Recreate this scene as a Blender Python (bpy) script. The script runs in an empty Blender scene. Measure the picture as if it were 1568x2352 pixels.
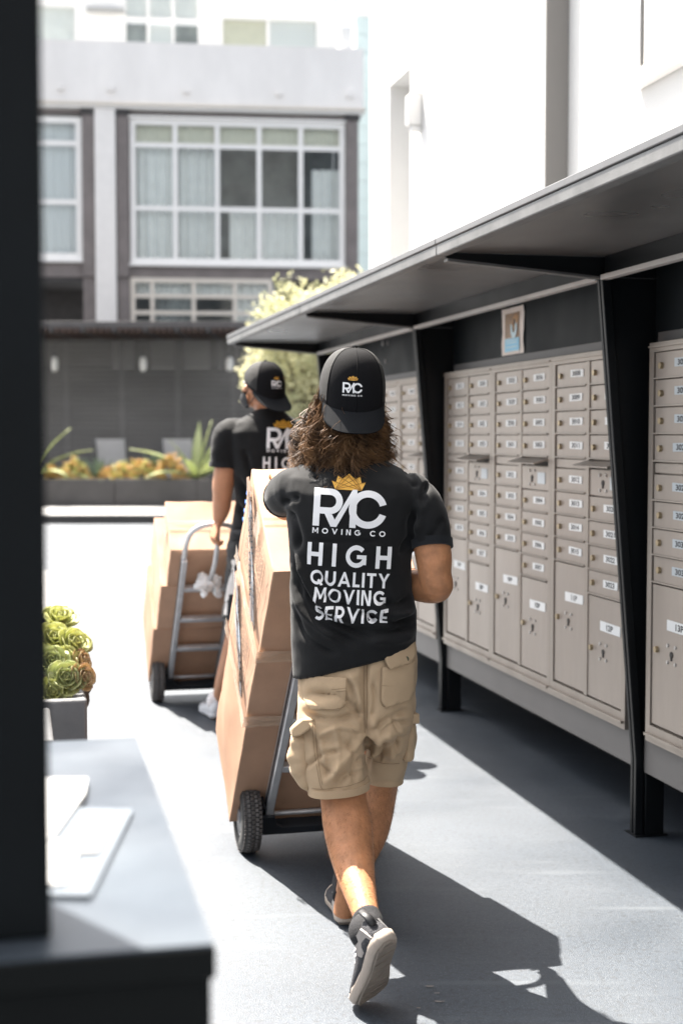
import bpy, bmesh, math, random
import numpy as np
from mathutils import Vector, Matrix, noise
from mathutils.bvhtree import BVHTree

R = math.radians
scene = bpy.context.scene
COL = scene.collection

# ------------------------------------------------------------------ camera
CAM_Z = 1.5
PITCH = math.atan(176 / 3266.7)
cam_data = bpy.data.cameras.new('camera')
cam = bpy.data.objects.new('camera', cam_data)
COL.objects.link(cam)
cam.location = (0, 0, CAM_Z)
cam.rotation_euler = (math.pi / 2 - PITCH, 0, 0)
cam_data.sensor_fit = 'VERTICAL'
cam_data.sensor_height = 36
cam_data.lens = 50
cam_data.clip_start = 0.05
cam_data.clip_end = 2000
cam_data.dof.use_dof = True
cam_data.dof.focus_distance = 4.05
cam_data.dof.aperture_fstop = 2.5
cam_data.dof.aperture_blades = 7
scene.camera = cam

# ------------------------------------------------------------------ sky, sun, exposure
SUN_EL = R(61.0)
SUN_AZ = math.atan2(-0.36, 0.41)          # towards the sun, measured from +Y to +X
world = bpy.data.worlds.new('World')
scene.world = world
world.use_nodes = True
wn = world.node_tree
bg = wn.nodes['Background']
sky = wn.nodes.new('ShaderNodeTexSky')
sky.sky_type = 'NISHITA'
sky.sun_disc = False
sky.sun_elevation = SUN_EL
sky.sun_rotation = SUN_AZ
sky.air_density = 0.8
sky.dust_density = 4.0
sky.ozone_density = 0.6
hsv = wn.nodes.new('ShaderNodeHueSaturation'); hsv.inputs['Saturation'].default_value = .28
wn.links.new(sky.outputs[0], hsv.inputs['Color'])
wn.links.new(hsv.outputs[0], bg.inputs[0])
bg.inputs[1].default_value = 0.09
sun_data = bpy.data.lights.new('sun', 'SUN')
sun_data.energy = 5.0
sun_data.angle = R(0.5)
sun_data.color = (1.0, 0.93, 0.84)
sun = bpy.data.objects.new('sun', sun_data)
COL.objects.link(sun)
sd = Vector((math.sin(SUN_AZ) * math.cos(SUN_EL), math.cos(SUN_AZ) * math.cos(SUN_EL), math.sin(SUN_EL)))
sun.rotation_euler = sd.to_track_quat('Z', 'Y').to_euler()
sun.location = (-6, 9, 18)
scene.view_settings.view_transform = 'Standard'
scene.view_settings.look = 'None'
scene.view_settings.exposure = 2.3
scene.view_settings.gamma = 1.0
scene.view_settings.use_curve_mapping = False
scene.render.engine = 'CYCLES'
scene.cycles.use_denoising = True
scene.cycles.max_bounces = 8
scene.cycles.transparent_max_bounces = 12
scene.cycles.sample_clamp_indirect = 6

# ------------------------------------------------------------------ measuring: a sight line of the photograph met with a plane of the place
FPX, CX, CY = 3266.7, 784.0, 1176.0
_fw = Vector((0, math.cos(PITCH), -math.sin(PITCH)))
_up = Vector((0, math.sin(PITCH), math.cos(PITCH)))
_C = Vector((0, 0, CAM_Z))
def _ray(x, y): return _fw + Vector(((x - CX) / FPX, 0, 0)) + _up * ((CY - y) / FPX)
def at_y(x, y, Y): r = _ray(x, y); return _C + r * (Y / r.y)
def at_z(x, y, z=0.0): r = _ray(x, y); return _C + r * ((z - CAM_Z) / r.z)
def at_plane(x, y, P, n): r = _ray(x, y); return _C + r * ((Vector(P) - _C).dot(n) / r.dot(n))

# ------------------------------------------------------------------ materials
MATS = {}
def mat(name, col, rough=.5, metal=0, spec=.5, var=0, vscale=6, bump=0, bscale=60, col2=None, coat=0, sheen=0, stretch=None, alpha=1, trans=0, rvar=0, detail=5, sss=0):
    m = bpy.data.materials.new(name); m.use_nodes = True
    nt = m.node_tree; p = nt.nodes['Principled BSDF']
    p.inputs['Base Color'].default_value = (*col, 1)
    p.inputs['Roughness'].default_value = rough
    p.inputs['Metallic'].default_value = metal
    p.inputs['Specular IOR Level'].default_value = spec
    p.inputs['Coat Weight'].default_value = coat
    p.inputs['Sheen Weight'].default_value = sheen
    p.inputs['Alpha'].default_value = alpha
    p.inputs['Transmission Weight'].default_value = trans
    if sss:
        p.inputs['Subsurface Weight'].default_value = sss
        p.inputs['Subsurface Radius'].default_value = (1, .35, .2)
        p.inputs['Subsurface Scale'].default_value = .01
    if var or col2 or bump or rvar:
        tc = nt.nodes.new('ShaderNodeTexCoord'); mp = nt.nodes.new('ShaderNodeMapping')
        nt.links.new(tc.outputs['Object'], mp.inputs[0])
        if stretch: mp.inputs['Scale'].default_value = stretch
    if var or col2:
        nz = nt.nodes.new('ShaderNodeTexNoise'); nz.inputs['Scale'].default_value = vscale
        nz.inputs['Detail'].default_value = detail; nz.inputs['Roughness'].default_value = .6
        nt.links.new(mp.outputs[0], nz.inputs['Vector'])
        rp = nt.nodes.new('ShaderNodeValToRGB')
        c2 = col2 if col2 else tuple(c * (1 - var) for c in col)
        c1 = col if col2 else tuple(min(1, c * (1 + var)) for c in col)
        rp.color_ramp.elements[0].position = .32; rp.color_ramp.elements[1].position = .68
        rp.color_ramp.elements[0].color = (*c2, 1); rp.color_ramp.elements[1].color = (*c1, 1)
        nt.links.new(nz.outputs['Fac'], rp.inputs[0])
        nt.links.new(rp.outputs[0], p.inputs['Base Color'])
    if rvar:
        n3 = nt.nodes.new('ShaderNodeTexNoise'); n3.inputs['Scale'].default_value = vscale * .7
        nt.links.new(mp.outputs[0], n3.inputs['Vector'])
        mr = nt.nodes.new('ShaderNodeMapRange')
        mr.inputs[1].default_value = .3; mr.inputs[2].default_value = .7
        mr.inputs[3].default_value = max(0, rough - rvar); mr.inputs[4].default_value = min(1, rough + rvar)
        nt.links.new(n3.outputs['Fac'], mr.inputs[0]); nt.links.new(mr.outputs[0], p.inputs['Roughness'])
    if bump:
        n2 = nt.nodes.new('ShaderNodeTexNoise'); n2.inputs['Scale'].default_value = bscale
        n2.inputs['Detail'].default_value = 4
        nt.links.new(mp.outputs[0], n2.inputs['Vector'])
        b = nt.nodes.new('ShaderNodeBump'); b.inputs['Strength'].default_value = bump; b.inputs['Distance'].default_value = .01
        nt.links.new(n2.outputs['Fac'], b.inputs['Height']); nt.links.new(b.outputs[0], p.inputs['Normal'])
    MATS[name] = m
    return m

mat('floor', (.022, .034, .050), rough=.56, spec=1.0, col2=(.015, .025, .038), vscale=2.2, bump=.26, bscale=300, rvar=.08, detail=9)
def floor_detail():
    m = MATS['floor']; nt = m.node_tree; p = nt.nodes['Principled BSDF']; src = p.inputs['Base Color'].links[0].from_socket
    tc = nt.nodes.new('ShaderNodeTexCoord')
    def layer(scale, stretch, lo, hi, col, src, rot=0):
        mp = nt.nodes.new('ShaderNodeMapping'); mp.inputs['Scale'].default_value = stretch; mp.inputs['Rotation'].default_value = (0, 0, rot)
        n = nt.nodes.new('ShaderNodeTexNoise'); n.inputs['Scale'].default_value = scale; n.inputs['Detail'].default_value = 6
        r = nt.nodes.new('ShaderNodeMapRange'); r.inputs[1].default_value = lo; r.inputs[2].default_value = hi
        x = nt.nodes.new('ShaderNodeMix'); x.data_type = 'RGBA'; x.inputs[7].default_value = (*col, 1)
        nt.links.new(tc.outputs['Object'], mp.inputs[0]); nt.links.new(mp.outputs[0], n.inputs['Vector']); nt.links.new(n.outputs['Fac'], r.inputs[0])
        nt.links.new(r.outputs[0], x.inputs[0]); nt.links.new(src, x.inputs[6]); return x.outputs[2]
    s = layer(150, (1, 1, 1), .52, .76, (.085, .098, .11), src)
    s = layer(55, (1, 1, 1), .50, .70, (.008, .014, .022), s)
    s = layer(5, (.25, 2.2, 1), .58, .80, (.055, .068, .082), s, .7)
    nt.links.new(s, p.inputs['Base Color'])
floor_detail()
mat('floor_dirt', (.22, .20, .18), rough=.9)
mat('white_stucco', (.90, .89, .86), rough=.85, var=.03, vscale=2, bump=.15, bscale=90)
mat('courtyard_stucco', (.68, .67, .65), rough=.88, var=.03, vscale=1.4, bump=.25, bscale=110)
mat('lamp_white', (.70, .69, .67), rough=.5)
mat('white_trim', (.92, .90, .87), rough=.6, var=.02)
mat('grey_trim', (.42, .42, .41), rough=.6, var=.05)
mat('concrete', (.88, .85, .82), rough=.9, var=.05, vscale=1.5, bump=.1, bscale=20, stretch=(1, 1, .4))
mat('cornice', (.72, .66, .58), rough=.8, var=.05)
mat('brown_wall', (.21, .185, .178), rough=.75, var=.12, vscale=3)
mat('brown_pilaster', (.20, .175, .168), rough=.7, var=.14, vscale=3)
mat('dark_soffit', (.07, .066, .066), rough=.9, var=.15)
mat('pale_pilaster', (.84, .81, .78), rough=.8, var=.03)
mat('teal_tile', (.60, .70, .70), rough=.35, var=.05, vscale=.7)
mat('curtain', (.92, .90, .86), rough=.9, var=.05, vscale=4)
mat('cream_curtain', (.82, .77, .62), rough=.9, var=.05, vscale=4)
mat('room_dark', (.34, .35, .34), rough=.9, var=.35, vscale=1.2)
mat('room_red', (.32, .10, .08), rough=.9)
mat('room_white', (.85, .84, .82), rough=.9)
mat('wood_warm', (.33, .17, .09), rough=.7)
mat('screen_slat', (.24, .228, .215), rough=.6, var=.18, vscale=1.6, stretch=(.3, 1, 1))
mat('pergola', (.085, .08, .08), rough=.6, var=.15)
mat('board_pale', (.60, .58, .55), rough=.8)
mat('clip_pale', (.10, .118, .138), rough=.4, var=.05)
mat('slot_shade_grey', (.16, .155, .15), rough=.8)
mat('backing_dark', (.015, .015, .016), rough=.9)
mat('rafter', (.085, .055, .045), rough=.7, var=.2)
mat('planter_dark', (.055, .051, .049), rough=.65, var=.18, vscale=2.5, bump=.1, bscale=30)
mat('ledge_grey', (.24, .24, .24), rough=.6, var=.08)
mat('stone_planter', (.12, .123, .128), rough=.6, var=.12, vscale=6, bump=.2, bscale=45)
mat('soil', (.06, .045, .035), rough=1, var=.3, vscale=40, bump=.6, bscale=60)
mat('shelter_black', (.0048, .006, .0072), rough=.42, spec=.25, var=.25, vscale=3, rvar=.08)
mat('shelter_panel', (.0055, .0085, .0105), rough=.6, spec=.2, var=.18, vscale=4, rvar=.08)
mat('shelter_edge', (.125, .125, .123), rough=.5, metal=.1, var=.25, vscale=9)
mat('canopy_under', (.10, .097, .095), rough=.34, spec=.8, var=.10, vscale=2, rvar=.1)
mat('canopy_top', (.11, .11, .112), rough=.45, var=.1)
mat('rail_bright', (.46, .44, .42), rough=.4, var=.1)
mat('base_panel', (.105, .10, .097), rough=.5, var=.08, vscale=3)
mat('mail_metal', (.305, .268, .232), rough=.42, metal=.45, var=.06, vscale=8, stretch=(1, 1, .25), rvar=.06)
mat('mail_door', (.32, .280, .245), rough=.40, metal=.45, var=.06, vscale=9, stretch=(1, 1, .25), rvar=.07)
mat('mail_dark', (.03, .028, .026), rough=.7)
mat('brass', (.42, .34, .22), rough=.35, metal=.8)
mat('label_white', (.66, .68, .68), rough=.35)
mat('label_grey', (.42, .47, .50), rough=.3)
mat('ink', (.02, .02, .022), rough=.6)
mat('paper', (.36, .36, .36), rough=.7, var=.02)
mat('paper_pink', (.86, .78, .72), rough=.7, var=.03)
mat('photo_brown', (.42, .27, .16), rough=.4, col2=(.24, .17, .12), vscale=40)
mat('photo_tan', (.50, .28, .13), rough=.4, var=.25, vscale=60)
mat('photo_dark', (.05, .03, .025), rough=.4)
mat('flyer_blue', (.28, .66, .90), rough=.4)
mat('flyer_pale', (.62, .80, .88), rough=.4)
mat('cardboard', (.45, .275, .18), rough=.75, var=.11, vscale=5, bump=.06, bscale=150)
mat('cardboard2', (.39, .23, .145), rough=.75, var=.11, vscale=5, bump=.06, bscale=150)
mat('cardboard_edge', (.50, .34, .21), rough=.8, var=.1)
mat('box_ink', (.10, .065, .045), rough=.8)
mat('box_blue', (.03, .16, .55), rough=.6)
mat('tape', (.66, .50, .36), rough=.10, spec=.8, alpha=.45, bump=.25, bscale=25, stretch=(1, 1, 4))
mat('tape_brown', (.42, .26, .15), rough=.2, spec=.6, bump=.15, bscale=25)
mat('aluminium', (.60, .60, .61), rough=.38, metal=.55, var=.1, vscale=20, rvar=.08)
mat('steel_dark', (.035, .04, .048), rough=.4, metal=.2, var=.2)
mat('rubber', (.032, .031, .030), rough=.62, var=.25, vscale=20, bump=.1, bscale=80)
mat('rubber_worn', (.11, .10, .095), rough=.7, var=.25, vscale=25)
mat('hub', (.33, .33, .34), rough=.4, metal=.5)
mat('rag', (.78, .78, .77), rough=.8, bump=.3, bscale=60)
mat('shirt', (.0058, .0060, .0065), rough=.8, spec=.22, sheen=.08, var=.15, vscale=30, bump=.12, bscale=420)
mat('shirt_rib', (.010, .011, .013), rough=.85, spec=.2, sheen=.1, bump=.2, bscale=300)
mat('print_white', (.80, .79, .79), rough=.55, var=.02)
mat('print_gold', (.70, .35, .035), rough=.5, col2=(.86, .50, .09), vscale=35)
mat('print_gold_line', (.30, .13, .01), rough=.6)
mat('cap_cloth', (.006, .006, .007), rough=.85, spec=.12, bump=.12, bscale=350)
mat('cap_mesh', (.020, .019, .018), rough=.7, spec=.35, col2=(.010, .010, .010), vscale=260, bump=.6, bscale=420)
mat('brim_cloth', (.008, .009, .011), rough=.8, spec=.15, bump=.1, bscale=350)
mat('khaki', (.43, .31, .195), rough=.85, spec=.25, var=.06, vscale=9, bump=.10, bscale=350, sheen=.05)
mat('khaki_dark', (.34, .255, .15), rough=.85, var=.05)
mat('stitch', (.20, .13, .065), rough=.8)
mat('button', (.09, .085, .05), rough=.4, metal=.4)
mat('skin', (.41, .186, .088), rough=.55, spec=.35, var=.22, vscale=22, bump=.2, bscale=160, sss=.12)
mat('skin_light', (.46, .22, .12), rough=.46, var=.08, vscale=14, bump=.06, bscale=160, sss=.12)
mat('eye_white', (.8, .8, .78), rough=.2)
mat('iris', (.05, .03, .02), rough=.2)
mat('mask_black', (.014, .014, .016), rough=.8, bump=.1, bscale=300)
mat('shorts_black', (.012, .012, .013), rough=.7, bump=.1, bscale=200)
mat('shorts_white', (.66, .63, .60), rough=.7)
mat('sock', (.012, .012, .014), rough=.9, bump=.3, bscale=250)
mat('shoe_knit', (.035, .035, .04), rough=.85, var=.3, vscale=90, bump=.4, bscale=220)
mat('shoe_dark', (.016, .016, .018), rough=.5)
mat('shoe_grey', (.30, .27, .25), rough=.5, var=.08)
mat('sole_white', (.40, .335, .28), rough=.6, var=.08, vscale=14)
mat('sole_under', (.20, .165, .135), rough=.7, var=.14, vscale=22, bump=.2, bscale=60)
mat('lace', (.78, .74, .74), rough=.7)
mat('shoe_pale', (.52, .53, .55), rough=.6, var=.08, bump=.2, bscale=120)
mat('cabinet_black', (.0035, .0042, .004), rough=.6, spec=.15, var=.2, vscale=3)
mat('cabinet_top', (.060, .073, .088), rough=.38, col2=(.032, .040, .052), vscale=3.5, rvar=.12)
mat('post_black', (.003, .0042, .005), rough=.6, spec=.15, var=.2)
mat('bark', (.10, .075, .055), rough=.9, var=.3, vscale=20, bump=.5, bscale=40)
mat('lounge_grey', (.78, .76, .76), rough=.8, var=.04, bump=.2, bscale=120)
mat('lamp_glass', (.75, .73, .68), rough=.3)
mat('lamp_metal', (.10, .10, .10), rough=.5)
mat('glow_lamp', (.8, .3, .1), rough=.5)

def leafmat(name, col, col2, transl=.35, rough=.45, vscale=3, spec=.5):
    m = mat(name, col, rough=rough, spec=spec, col2=col2, vscale=vscale, detail=3)
    nt = m.node_tree; p = nt.nodes['Principled BSDF']; out = nt.nodes['Material Output']
    tr = nt.nodes.new('ShaderNodeBsdfTranslucent')
    mx = nt.nodes.new('ShaderNodeMixShader'); mx.inputs[0].default_value = transl
    src = p.inputs['Base Color'].links[0].from_socket
    nt.links.new(src, tr.inputs[0])
    nt.links.new(p.outputs[0], mx.inputs[1]); nt.links.new(tr.outputs[0], mx.inputs[2]); nt.links.new(mx.outputs[0], out.inputs[0])
    return m
leafmat('tree_leaf', (.62, .59, .38), (.36, .37, .21), .4, vscale=2)
leafmat('succulent', (.62, .61, .28), (.48, .52, .19), .4, vscale=9)
leafmat('succulent_grey', (.54, .56, .28), (.40, .45, .19), .35, vscale=9)
leafmat('succulent_red', (.54, .48, .22), (.46, .27, .18), .35, vscale=9)
leafmat('agave', (.60, .63, .36), (.40, .46, .22), .4, vscale=3)
leafmat('agave_blue', (.30, .37, .25), (.14, .20, .13), .25, vscale=3)
leafmat('agave_dry', (.32, .20, .12), (.22, .13, .08), .2, vscale=6)
leafmat('euphorbia', (.66, .50, .16), (.60, .33, .13), .35, vscale=10)
leafmat('euphorbia_green', (.64, .58, .20), (.42, .43, .13), .35, vscale=10)
leafmat('hair', (.25, .135, .062), (.045, .024, .013), .22, rough=.42, vscale=26, spec=.22)

def glass_mat(name, tint=(.75, .85, .86), refl=.12, clear=.75, ior=1.5):
    m = bpy.data.materials.new(name); m.use_nodes = True
    nt = m.node_tree; nt.nodes.clear()
    out = nt.nodes.new('ShaderNodeOutputMaterial')
    t = nt.nodes.new('ShaderNodeBsdfTransparent'); t.inputs[0].default_value = (*[c * clear for c in tint], 1)
    g = nt.nodes.new('ShaderNodeBsdfGlossy'); g.inputs[0].default_value = (.9, .95, 1, 1); g.inputs['Roughness'].default_value = .04
    fr = nt.nodes.new('ShaderNodeFresnel'); fr.inputs[0].default_value = ior
    ad = nt.nodes.new('ShaderNodeMath'); ad.operation = 'ADD'; ad.inputs[1].default_value = refl
    mx = nt.nodes.new('ShaderNodeMixShader')
    nt.links.new(fr.outputs[0], ad.inputs[0]); nt.links.new(ad.outputs[0], mx.inputs[0])
    nt.links.new(t.outputs[0], mx.inputs[1]); nt.links.new(g.outputs[0], mx.inputs[2]); nt.links.new(mx.outputs[0], out.inputs[0])
    MATS[name] = m
glass_mat('glass', (.96, .98, .98), .0, .98, 1.25)
glass_mat('film_clear', (.98, .97, .95), .0, .97, 1.4)

# ------------------------------------------------------------------ mesh helpers
def _powsgn(v, e): return math.copysign(abs(v) ** e, v)
def ring(c, ax, ay, rx, ry, n=32, e=2.0):
    c = Vector(c); ax = Vector(ax); ay = Vector(ay); out = []
    for i in range(n):
        t = 2 * math.pi * i / n
        out.append(c + ax * (rx * _powsgn(math.cos(t), 2 / e)) + ay * (ry * _powsgn(math.sin(t), 2 / e)))
    return out
def catmull(pts, k=6):
    P = [np.array(p, float) for p in pts]
    P = [2 * P[0] - P[1]] + P + [2 * P[-1] - P[-2]]
    out = []
    for i in range(1, len(P) - 2):
        for j in range(k):
            t = j / k
            out.append(.5 * ((2 * P[i]) + (-P[i - 1] + P[i + 1]) * t + (2 * P[i - 1] - 5 * P[i] + 4 * P[i + 1] - P[i + 2]) * t * t + (-P[i - 1] + 3 * P[i] - 3 * P[i + 1] + P[i + 2]) * t ** 3))
    out.append(P[-2])
    return out

class MB:
    def __init__(self): self.v = []; self.f = []
    def add(self, vs, fs):
        o = len(self.v); self.v += [tuple(p) for p in vs]; self.f += [tuple(i + o for i in f) for f in fs]; return self
    def box(self, c, s, M=None):
        c = Vector(c); s = Vector(s) / 2
        vs = []
        for x in (-1, 1):
            for y in (-1, 1):
                for z in (-1, 1):
                    d = Vector((x * s.x, y * s.y, z * s.z)); vs.append(c + (M @ d if M is not None else d))
        return self.add(vs, [(0, 1, 3, 2), (4, 6, 7, 5), (0, 4, 5, 1), (2, 3, 7, 6), (0, 2, 6, 4), (1, 5, 7, 3)])
    def box2(self, a, b): return self.box([(p + q) / 2 for p, q in zip(a, b)], [abs(q - p) for p, q in zip(a, b)])
    def prism(self, poly, fn, d0, d1):
        n = len(poly); vs = [fn(x, y, d0) for x, y in poly] + [fn(x, y, d1) for x, y in poly]
        fs = [tuple(range(n))[::-1], tuple(range(n, 2 * n))] + [(i, (i + 1) % n, n + (i + 1) % n, n + i) for i in range(n)]
        return self.add(vs, fs)
    def loft(self, rings, cap=True):
        n = len(rings[0]); vs = [p for r in rings for p in r]; fs = []
        for k in range(len(rings) - 1):
            for i in range(n):
                j = (i + 1) % n; fs.append((k * n + i, k * n + j, (k + 1) * n + j, (k + 1) * n + i))
        if cap: fs += [tuple(range(n))[::-1], tuple(range((len(rings) - 1) * n, len(rings) * n))]
        return self.add(vs, fs)
    def tube(self, pts, r, n=10, cap=True, flat=1.0, upv=None):
        pts = [Vector(p) for p in pts]; m = len(pts)
        rr = r if hasattr(r, '__len__') else [r] * m
        rings = []; prev = None
        for i, p in enumerate(pts):
            t = (pts[min(i + 1, m - 1)] - pts[max(i - 1, 0)]).normalized()
            if prev is None:
                a = Vector(upv) if upv is not None else (Vector((0, 0, 1)) if abs(t.z) < .9 else Vector((1, 0, 0)))
            else: a = prev
            a = (a - t * a.dot(t)).normalized(); prev = a; b = t.cross(a)
            rings.append([p + a * (rr[i] * flat * math.cos(2 * math.pi * k / n)) + b * (rr[i] * math.sin(2 * math.pi * k / n)) for k in range(n)])
        return self.loft(rings, cap)
    def limb(self, pts, n=20, k=5):
        q = catmull(pts, k); return self.tube([p[:3] for p in q], [p[3] for p in q], n)
    def ell(self, c, r, M=None, nu=20, nv=12):
        c = Vector(c); vs = []; fs = []
        for j in range(nv + 1):
            ph = math.pi * j / nv
            for i in range(nu):
                th = 2 * math.pi * i / nu
                d = Vector((r[0] * math.sin(ph) * math.cos(th), r[1] * math.sin(ph) * math.sin(th), r[2] * math.cos(ph)))
                vs.append(c + (M @ d if M is not None else d))
        for j in range(nv):
            for i in range(nu):
                fs.append((j * nu + i, (j + 1) * nu + i, (j + 1) * nu + (i + 1) % nu, j * nu + (i + 1) % nu))
        return self.add(vs, fs)
    def xf(self, M): self.v = [tuple(M @ Vector(p)) for p in self.v]; return self
    def mesh(self, name, smooth=False, sharp=None):
        me = bpy.data.meshes.new(name); me.from_pydata(self.v, [], self.f); me.update()
        bm = bmesh.new(); bm.from_mesh(me); bmesh.ops.recalc_face_normals(bm, faces=bm.faces); bm.to_mesh(me); bm.free()
        if smooth:
            me.polygons.foreach_set('use_smooth', [True] * len(me.polygons))
            if sharp: me.set_sharp_from_angle(angle=R(sharp))
        return me
    def build(self, name, m, parent=None, smooth=False, sharp=None, bevel=0, local=False, seg=2):
        o = link(name, self.mesh(name, smooth or bevel > 0, sharp or (40 if bevel > 0 else None)), m, parent, local)
        if bevel:
            b = o.modifiers.new('bevel', 'BEVEL'); b.width = bevel; b.segments = seg; b.limit_method = 'ANGLE'; b.angle_limit = R(40)
        return o

INV = {}
def link(name, me, m, parent=None, local=False):
    o = bpy.data.objects.new(name, me); COL.objects.link(o)
    if m is not None and len(me.materials) == 0: me.materials.append(MATS[m] if isinstance(m, str) else m)
    if parent is not None: attach(o, parent, local)
    return o
def attach(o, parent, local=False):
    o.parent = parent
    if not local and parent.name in INV: o.matrix_parent_inverse = INV[parent.name]
def thing(name, label, cat, loc=(0, 0, 0), M=None, group=None):
    o = bpy.data.objects.new(name, None); COL.objects.link(o); o.empty_display_size = .1
    MW = Matrix.Translation(Vector(loc)) @ (M.to_4x4() if M is not None else Matrix.Identity(4))
    o.matrix_world = MW; INV[o.name] = MW.inverted()
    return tag(o, label, cat, group)
def tag(o, label, cat, group=None):
    o['label'] = label; o['category'] = cat
    if group: o['group'] = group
    return o
def struct(o): o['kind'] = 'structure'; return o
def stuff(o): o['kind'] = 'stuff'; return o
def basis(x, y, z): return Matrix((x, y, z)).transposed()
def rotz(a): return Matrix.Rotation(a, 3, 'Z')

def remesh(mb, voxel, it=4, fac=.5):
    me = mb.mesh('tmp'); o = bpy.data.objects.new('tmp', me); COL.objects.link(o)
    r = o.modifiers.new('r', 'REMESH'); r.mode = 'VOXEL'; r.voxel_size = voxel
    if it:
        s = o.modifiers.new('s', 'SMOOTH'); s.factor = fac; s.iterations = it
    dg = bpy.context.evaluated_depsgraph_get()
    res = bpy.data.meshes.new_from_object(o.evaluated_get(dg))
    bpy.data.objects.remove(o); bpy.data.meshes.remove(me)
    res.materials.clear()
    res.polygons.foreach_set('use_smooth', [True] * len(res.polygons))
    return res
def coords(me):
    a = np.empty(len(me.vertices) * 3); me.vertices.foreach_get('co', a); return a.reshape(-1, 3)
def normals(me):
    a = np.empty(len(me.vertices) * 3); me.vertex_normals.foreach_get('vector', a); return a.reshape(-1, 3)
def setco(me, a): me.vertices.foreach_set('co', a.ravel()); me.update()
def bvh(me): return BVHTree.FromPolygons([v.co.copy() for v in me.vertices], [tuple(p.vertices) for p in me.polygons])
def noise_disp(me, scale, amp, seed=0, aniso=(1, 1, 1)):
    c = coords(me); n = normals(me)
    d = np.array([noise.noise(Vector((p[0] * scale * aniso[0] + seed, p[1] * scale * aniso[1], p[2] * scale * aniso[2]))) for p in c])
    setco(me, c + n * (d * amp)[:, None])
def folds(me, strokes, gain=2.6, side=lambda c, n: n[:, 1] < .25):
    """press long cloth folds into a garment: strokes = [(points (x, z), height, width)], seen square to the wearer's back"""
    c = coords(me); n = normals(me); m = side(c, n); q = c[:, [0, 2]]; d = np.zeros(len(c))
    for pts, amp, w in strokes:
        P = np.array(catmull([(x, z) for x, z in pts], 6))
        best = np.full(len(c), 1e9); par = np.zeros(len(c))
        for i in range(len(P) - 1):
            a, b = P[i], P[i + 1]; ab = b - a; L = (ab @ ab) + 1e-12
            t = np.clip(((q - a) @ ab) / L, 0, 1); e = np.linalg.norm(q - (a + t[:, None] * ab), axis=1)
            k = e < best; best[k] = e[k]; par[k] = ((i + t) / (len(P) - 1))[k]
        taper = np.clip(np.sin(np.pi * np.clip(par, .0, 1)) * 1.6, 0, 1)
        d += gain * amp * np.exp(-(best / (w * .85)) ** 2) * taper * (.75 + .25 * np.sin(par * 9))
    d *= m
    setco(me, c + n * d[:, None])

def fold_shift(x, z, strokes, k=.0030):
    """how far a print is drawn towards the folds at (x, z)"""
    gx = gz = 0.0
    for pts, amp, w in strokes:
        best = (1e9, 0, 0)
        for (x0, z0), (x1, z1) in zip(pts[:-1], pts[1:]):
            dx, dz = x1 - x0, z1 - z0; L = dx * dx + dz * dz + 1e-12; t = max(0, min(1, ((x - x0) * dx + (z - z0) * dz) / L))
            ex_, ez_ = x - x0 - t * dx, z - z0 - t * dz; d = ex_ * ex_ + ez_ * ez_
            if d < best[0]: best = (d, ex_, ez_)
        q = w * 1.1; e = 2.6 * amp * math.exp(-best[0] / (q * q)) * -2 / (q * q); gx += e * best[1]; gz += e * best[2]
    s = math.hypot(gx, gz) * k
    lim = .008 / max(s, .008)
    return -gx * k * lim * .26, -gz * k * lim * .26

# flat shapes and lettering, cut fine enough to lie on a curved surface
def fine(verts, faces, maxlen):
    bm = bmesh.new()
    vs = [bm.verts.new((x, y, 0)) for x, y in verts]
    for f in faces:
        try: bm.faces.new([vs[i] for i in f])
        except ValueError: pass
    bmesh.ops.triangulate(bm, faces=bm.faces[:])
    for _ in range(7):
        es = [e for e in bm.edges if e.calc_length() > maxlen]
        if not es: break
        bmesh.ops.subdivide_edges(bm, edges=es, cuts=1)
        bmesh.ops.triangulate(bm, faces=bm.faces[:])
    bm.verts.index_update()
    out = ([(v.co.x, v.co.y) for v in bm.verts], [tuple(v.index for v in f.verts) for f in bm.faces]); bm.free()
    return out
_TXT = {}
def text2d(s, size=1.0, bold=0.0, space=1.0):
    key = (s, bold, space)
    if key not in _TXT:
        cu = bpy.data.curves.new('t', 'FONT'); cu.body = s; cu.align_x = 'CENTER'; cu.align_y = 'CENTER'
        cu.offset = bold; cu.space_character = space; cu.fill_mode = 'FRONT'; cu.resolution_u = 4
        o = bpy.data.objects.new('t', cu); COL.objects.link(o)
        me = bpy.data.meshes.new_from_object(o.evaluated_get(bpy.context.evaluated_depsgraph_get()))
        vs = [(v.co.x, v.co.y) for v in me.vertices]; fs = [tuple(p.vertices) for p in me.polygons]
        bpy.data.objects.remove(o); bpy.data.curves.remove(cu); bpy.data.meshes.remove(me)
        xs = [v[0] for v in vs]; ys = [v[1] for v in vs]
        cx, cy = (min(xs) + max(xs)) / 2, (min(ys) + max(ys)) / 2
        _TXT[key] = ([(x - cx, y - cy) for x, y in vs], fs, max(xs) - min(xs), max(ys) - min(ys))
    return _TXT[key]
def stroke(path, w):
    """a pen stroke of width w along a path, with square ends"""
    P = [Vector((x, y, 0)) for x, y in path]; L, Rr = [], []
    for i, p in enumerate(P):
        t = (P[min(i + 1, len(P) - 1)] - P[max(i - 1, 0)]).normalized(); n = Vector((-t.y, t.x, 0)) * w / 2
        L.append((p.x + n.x, p.y + n.y)); Rr.append((p.x - n.x, p.y - n.y))
    k = len(P); return L + Rr, [(i, i + 1, k + i + 1, k + i) for i in range(k - 1)]
def _el(cx, cy, rx, ry, a0, a1, n=22): return [(cx + rx * math.cos(R(a0 + (a1 - a0) * i / n)), cy + ry * math.sin(R(a0 + (a1 - a0) * i / n))) for i in range(n + 1)]
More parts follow.
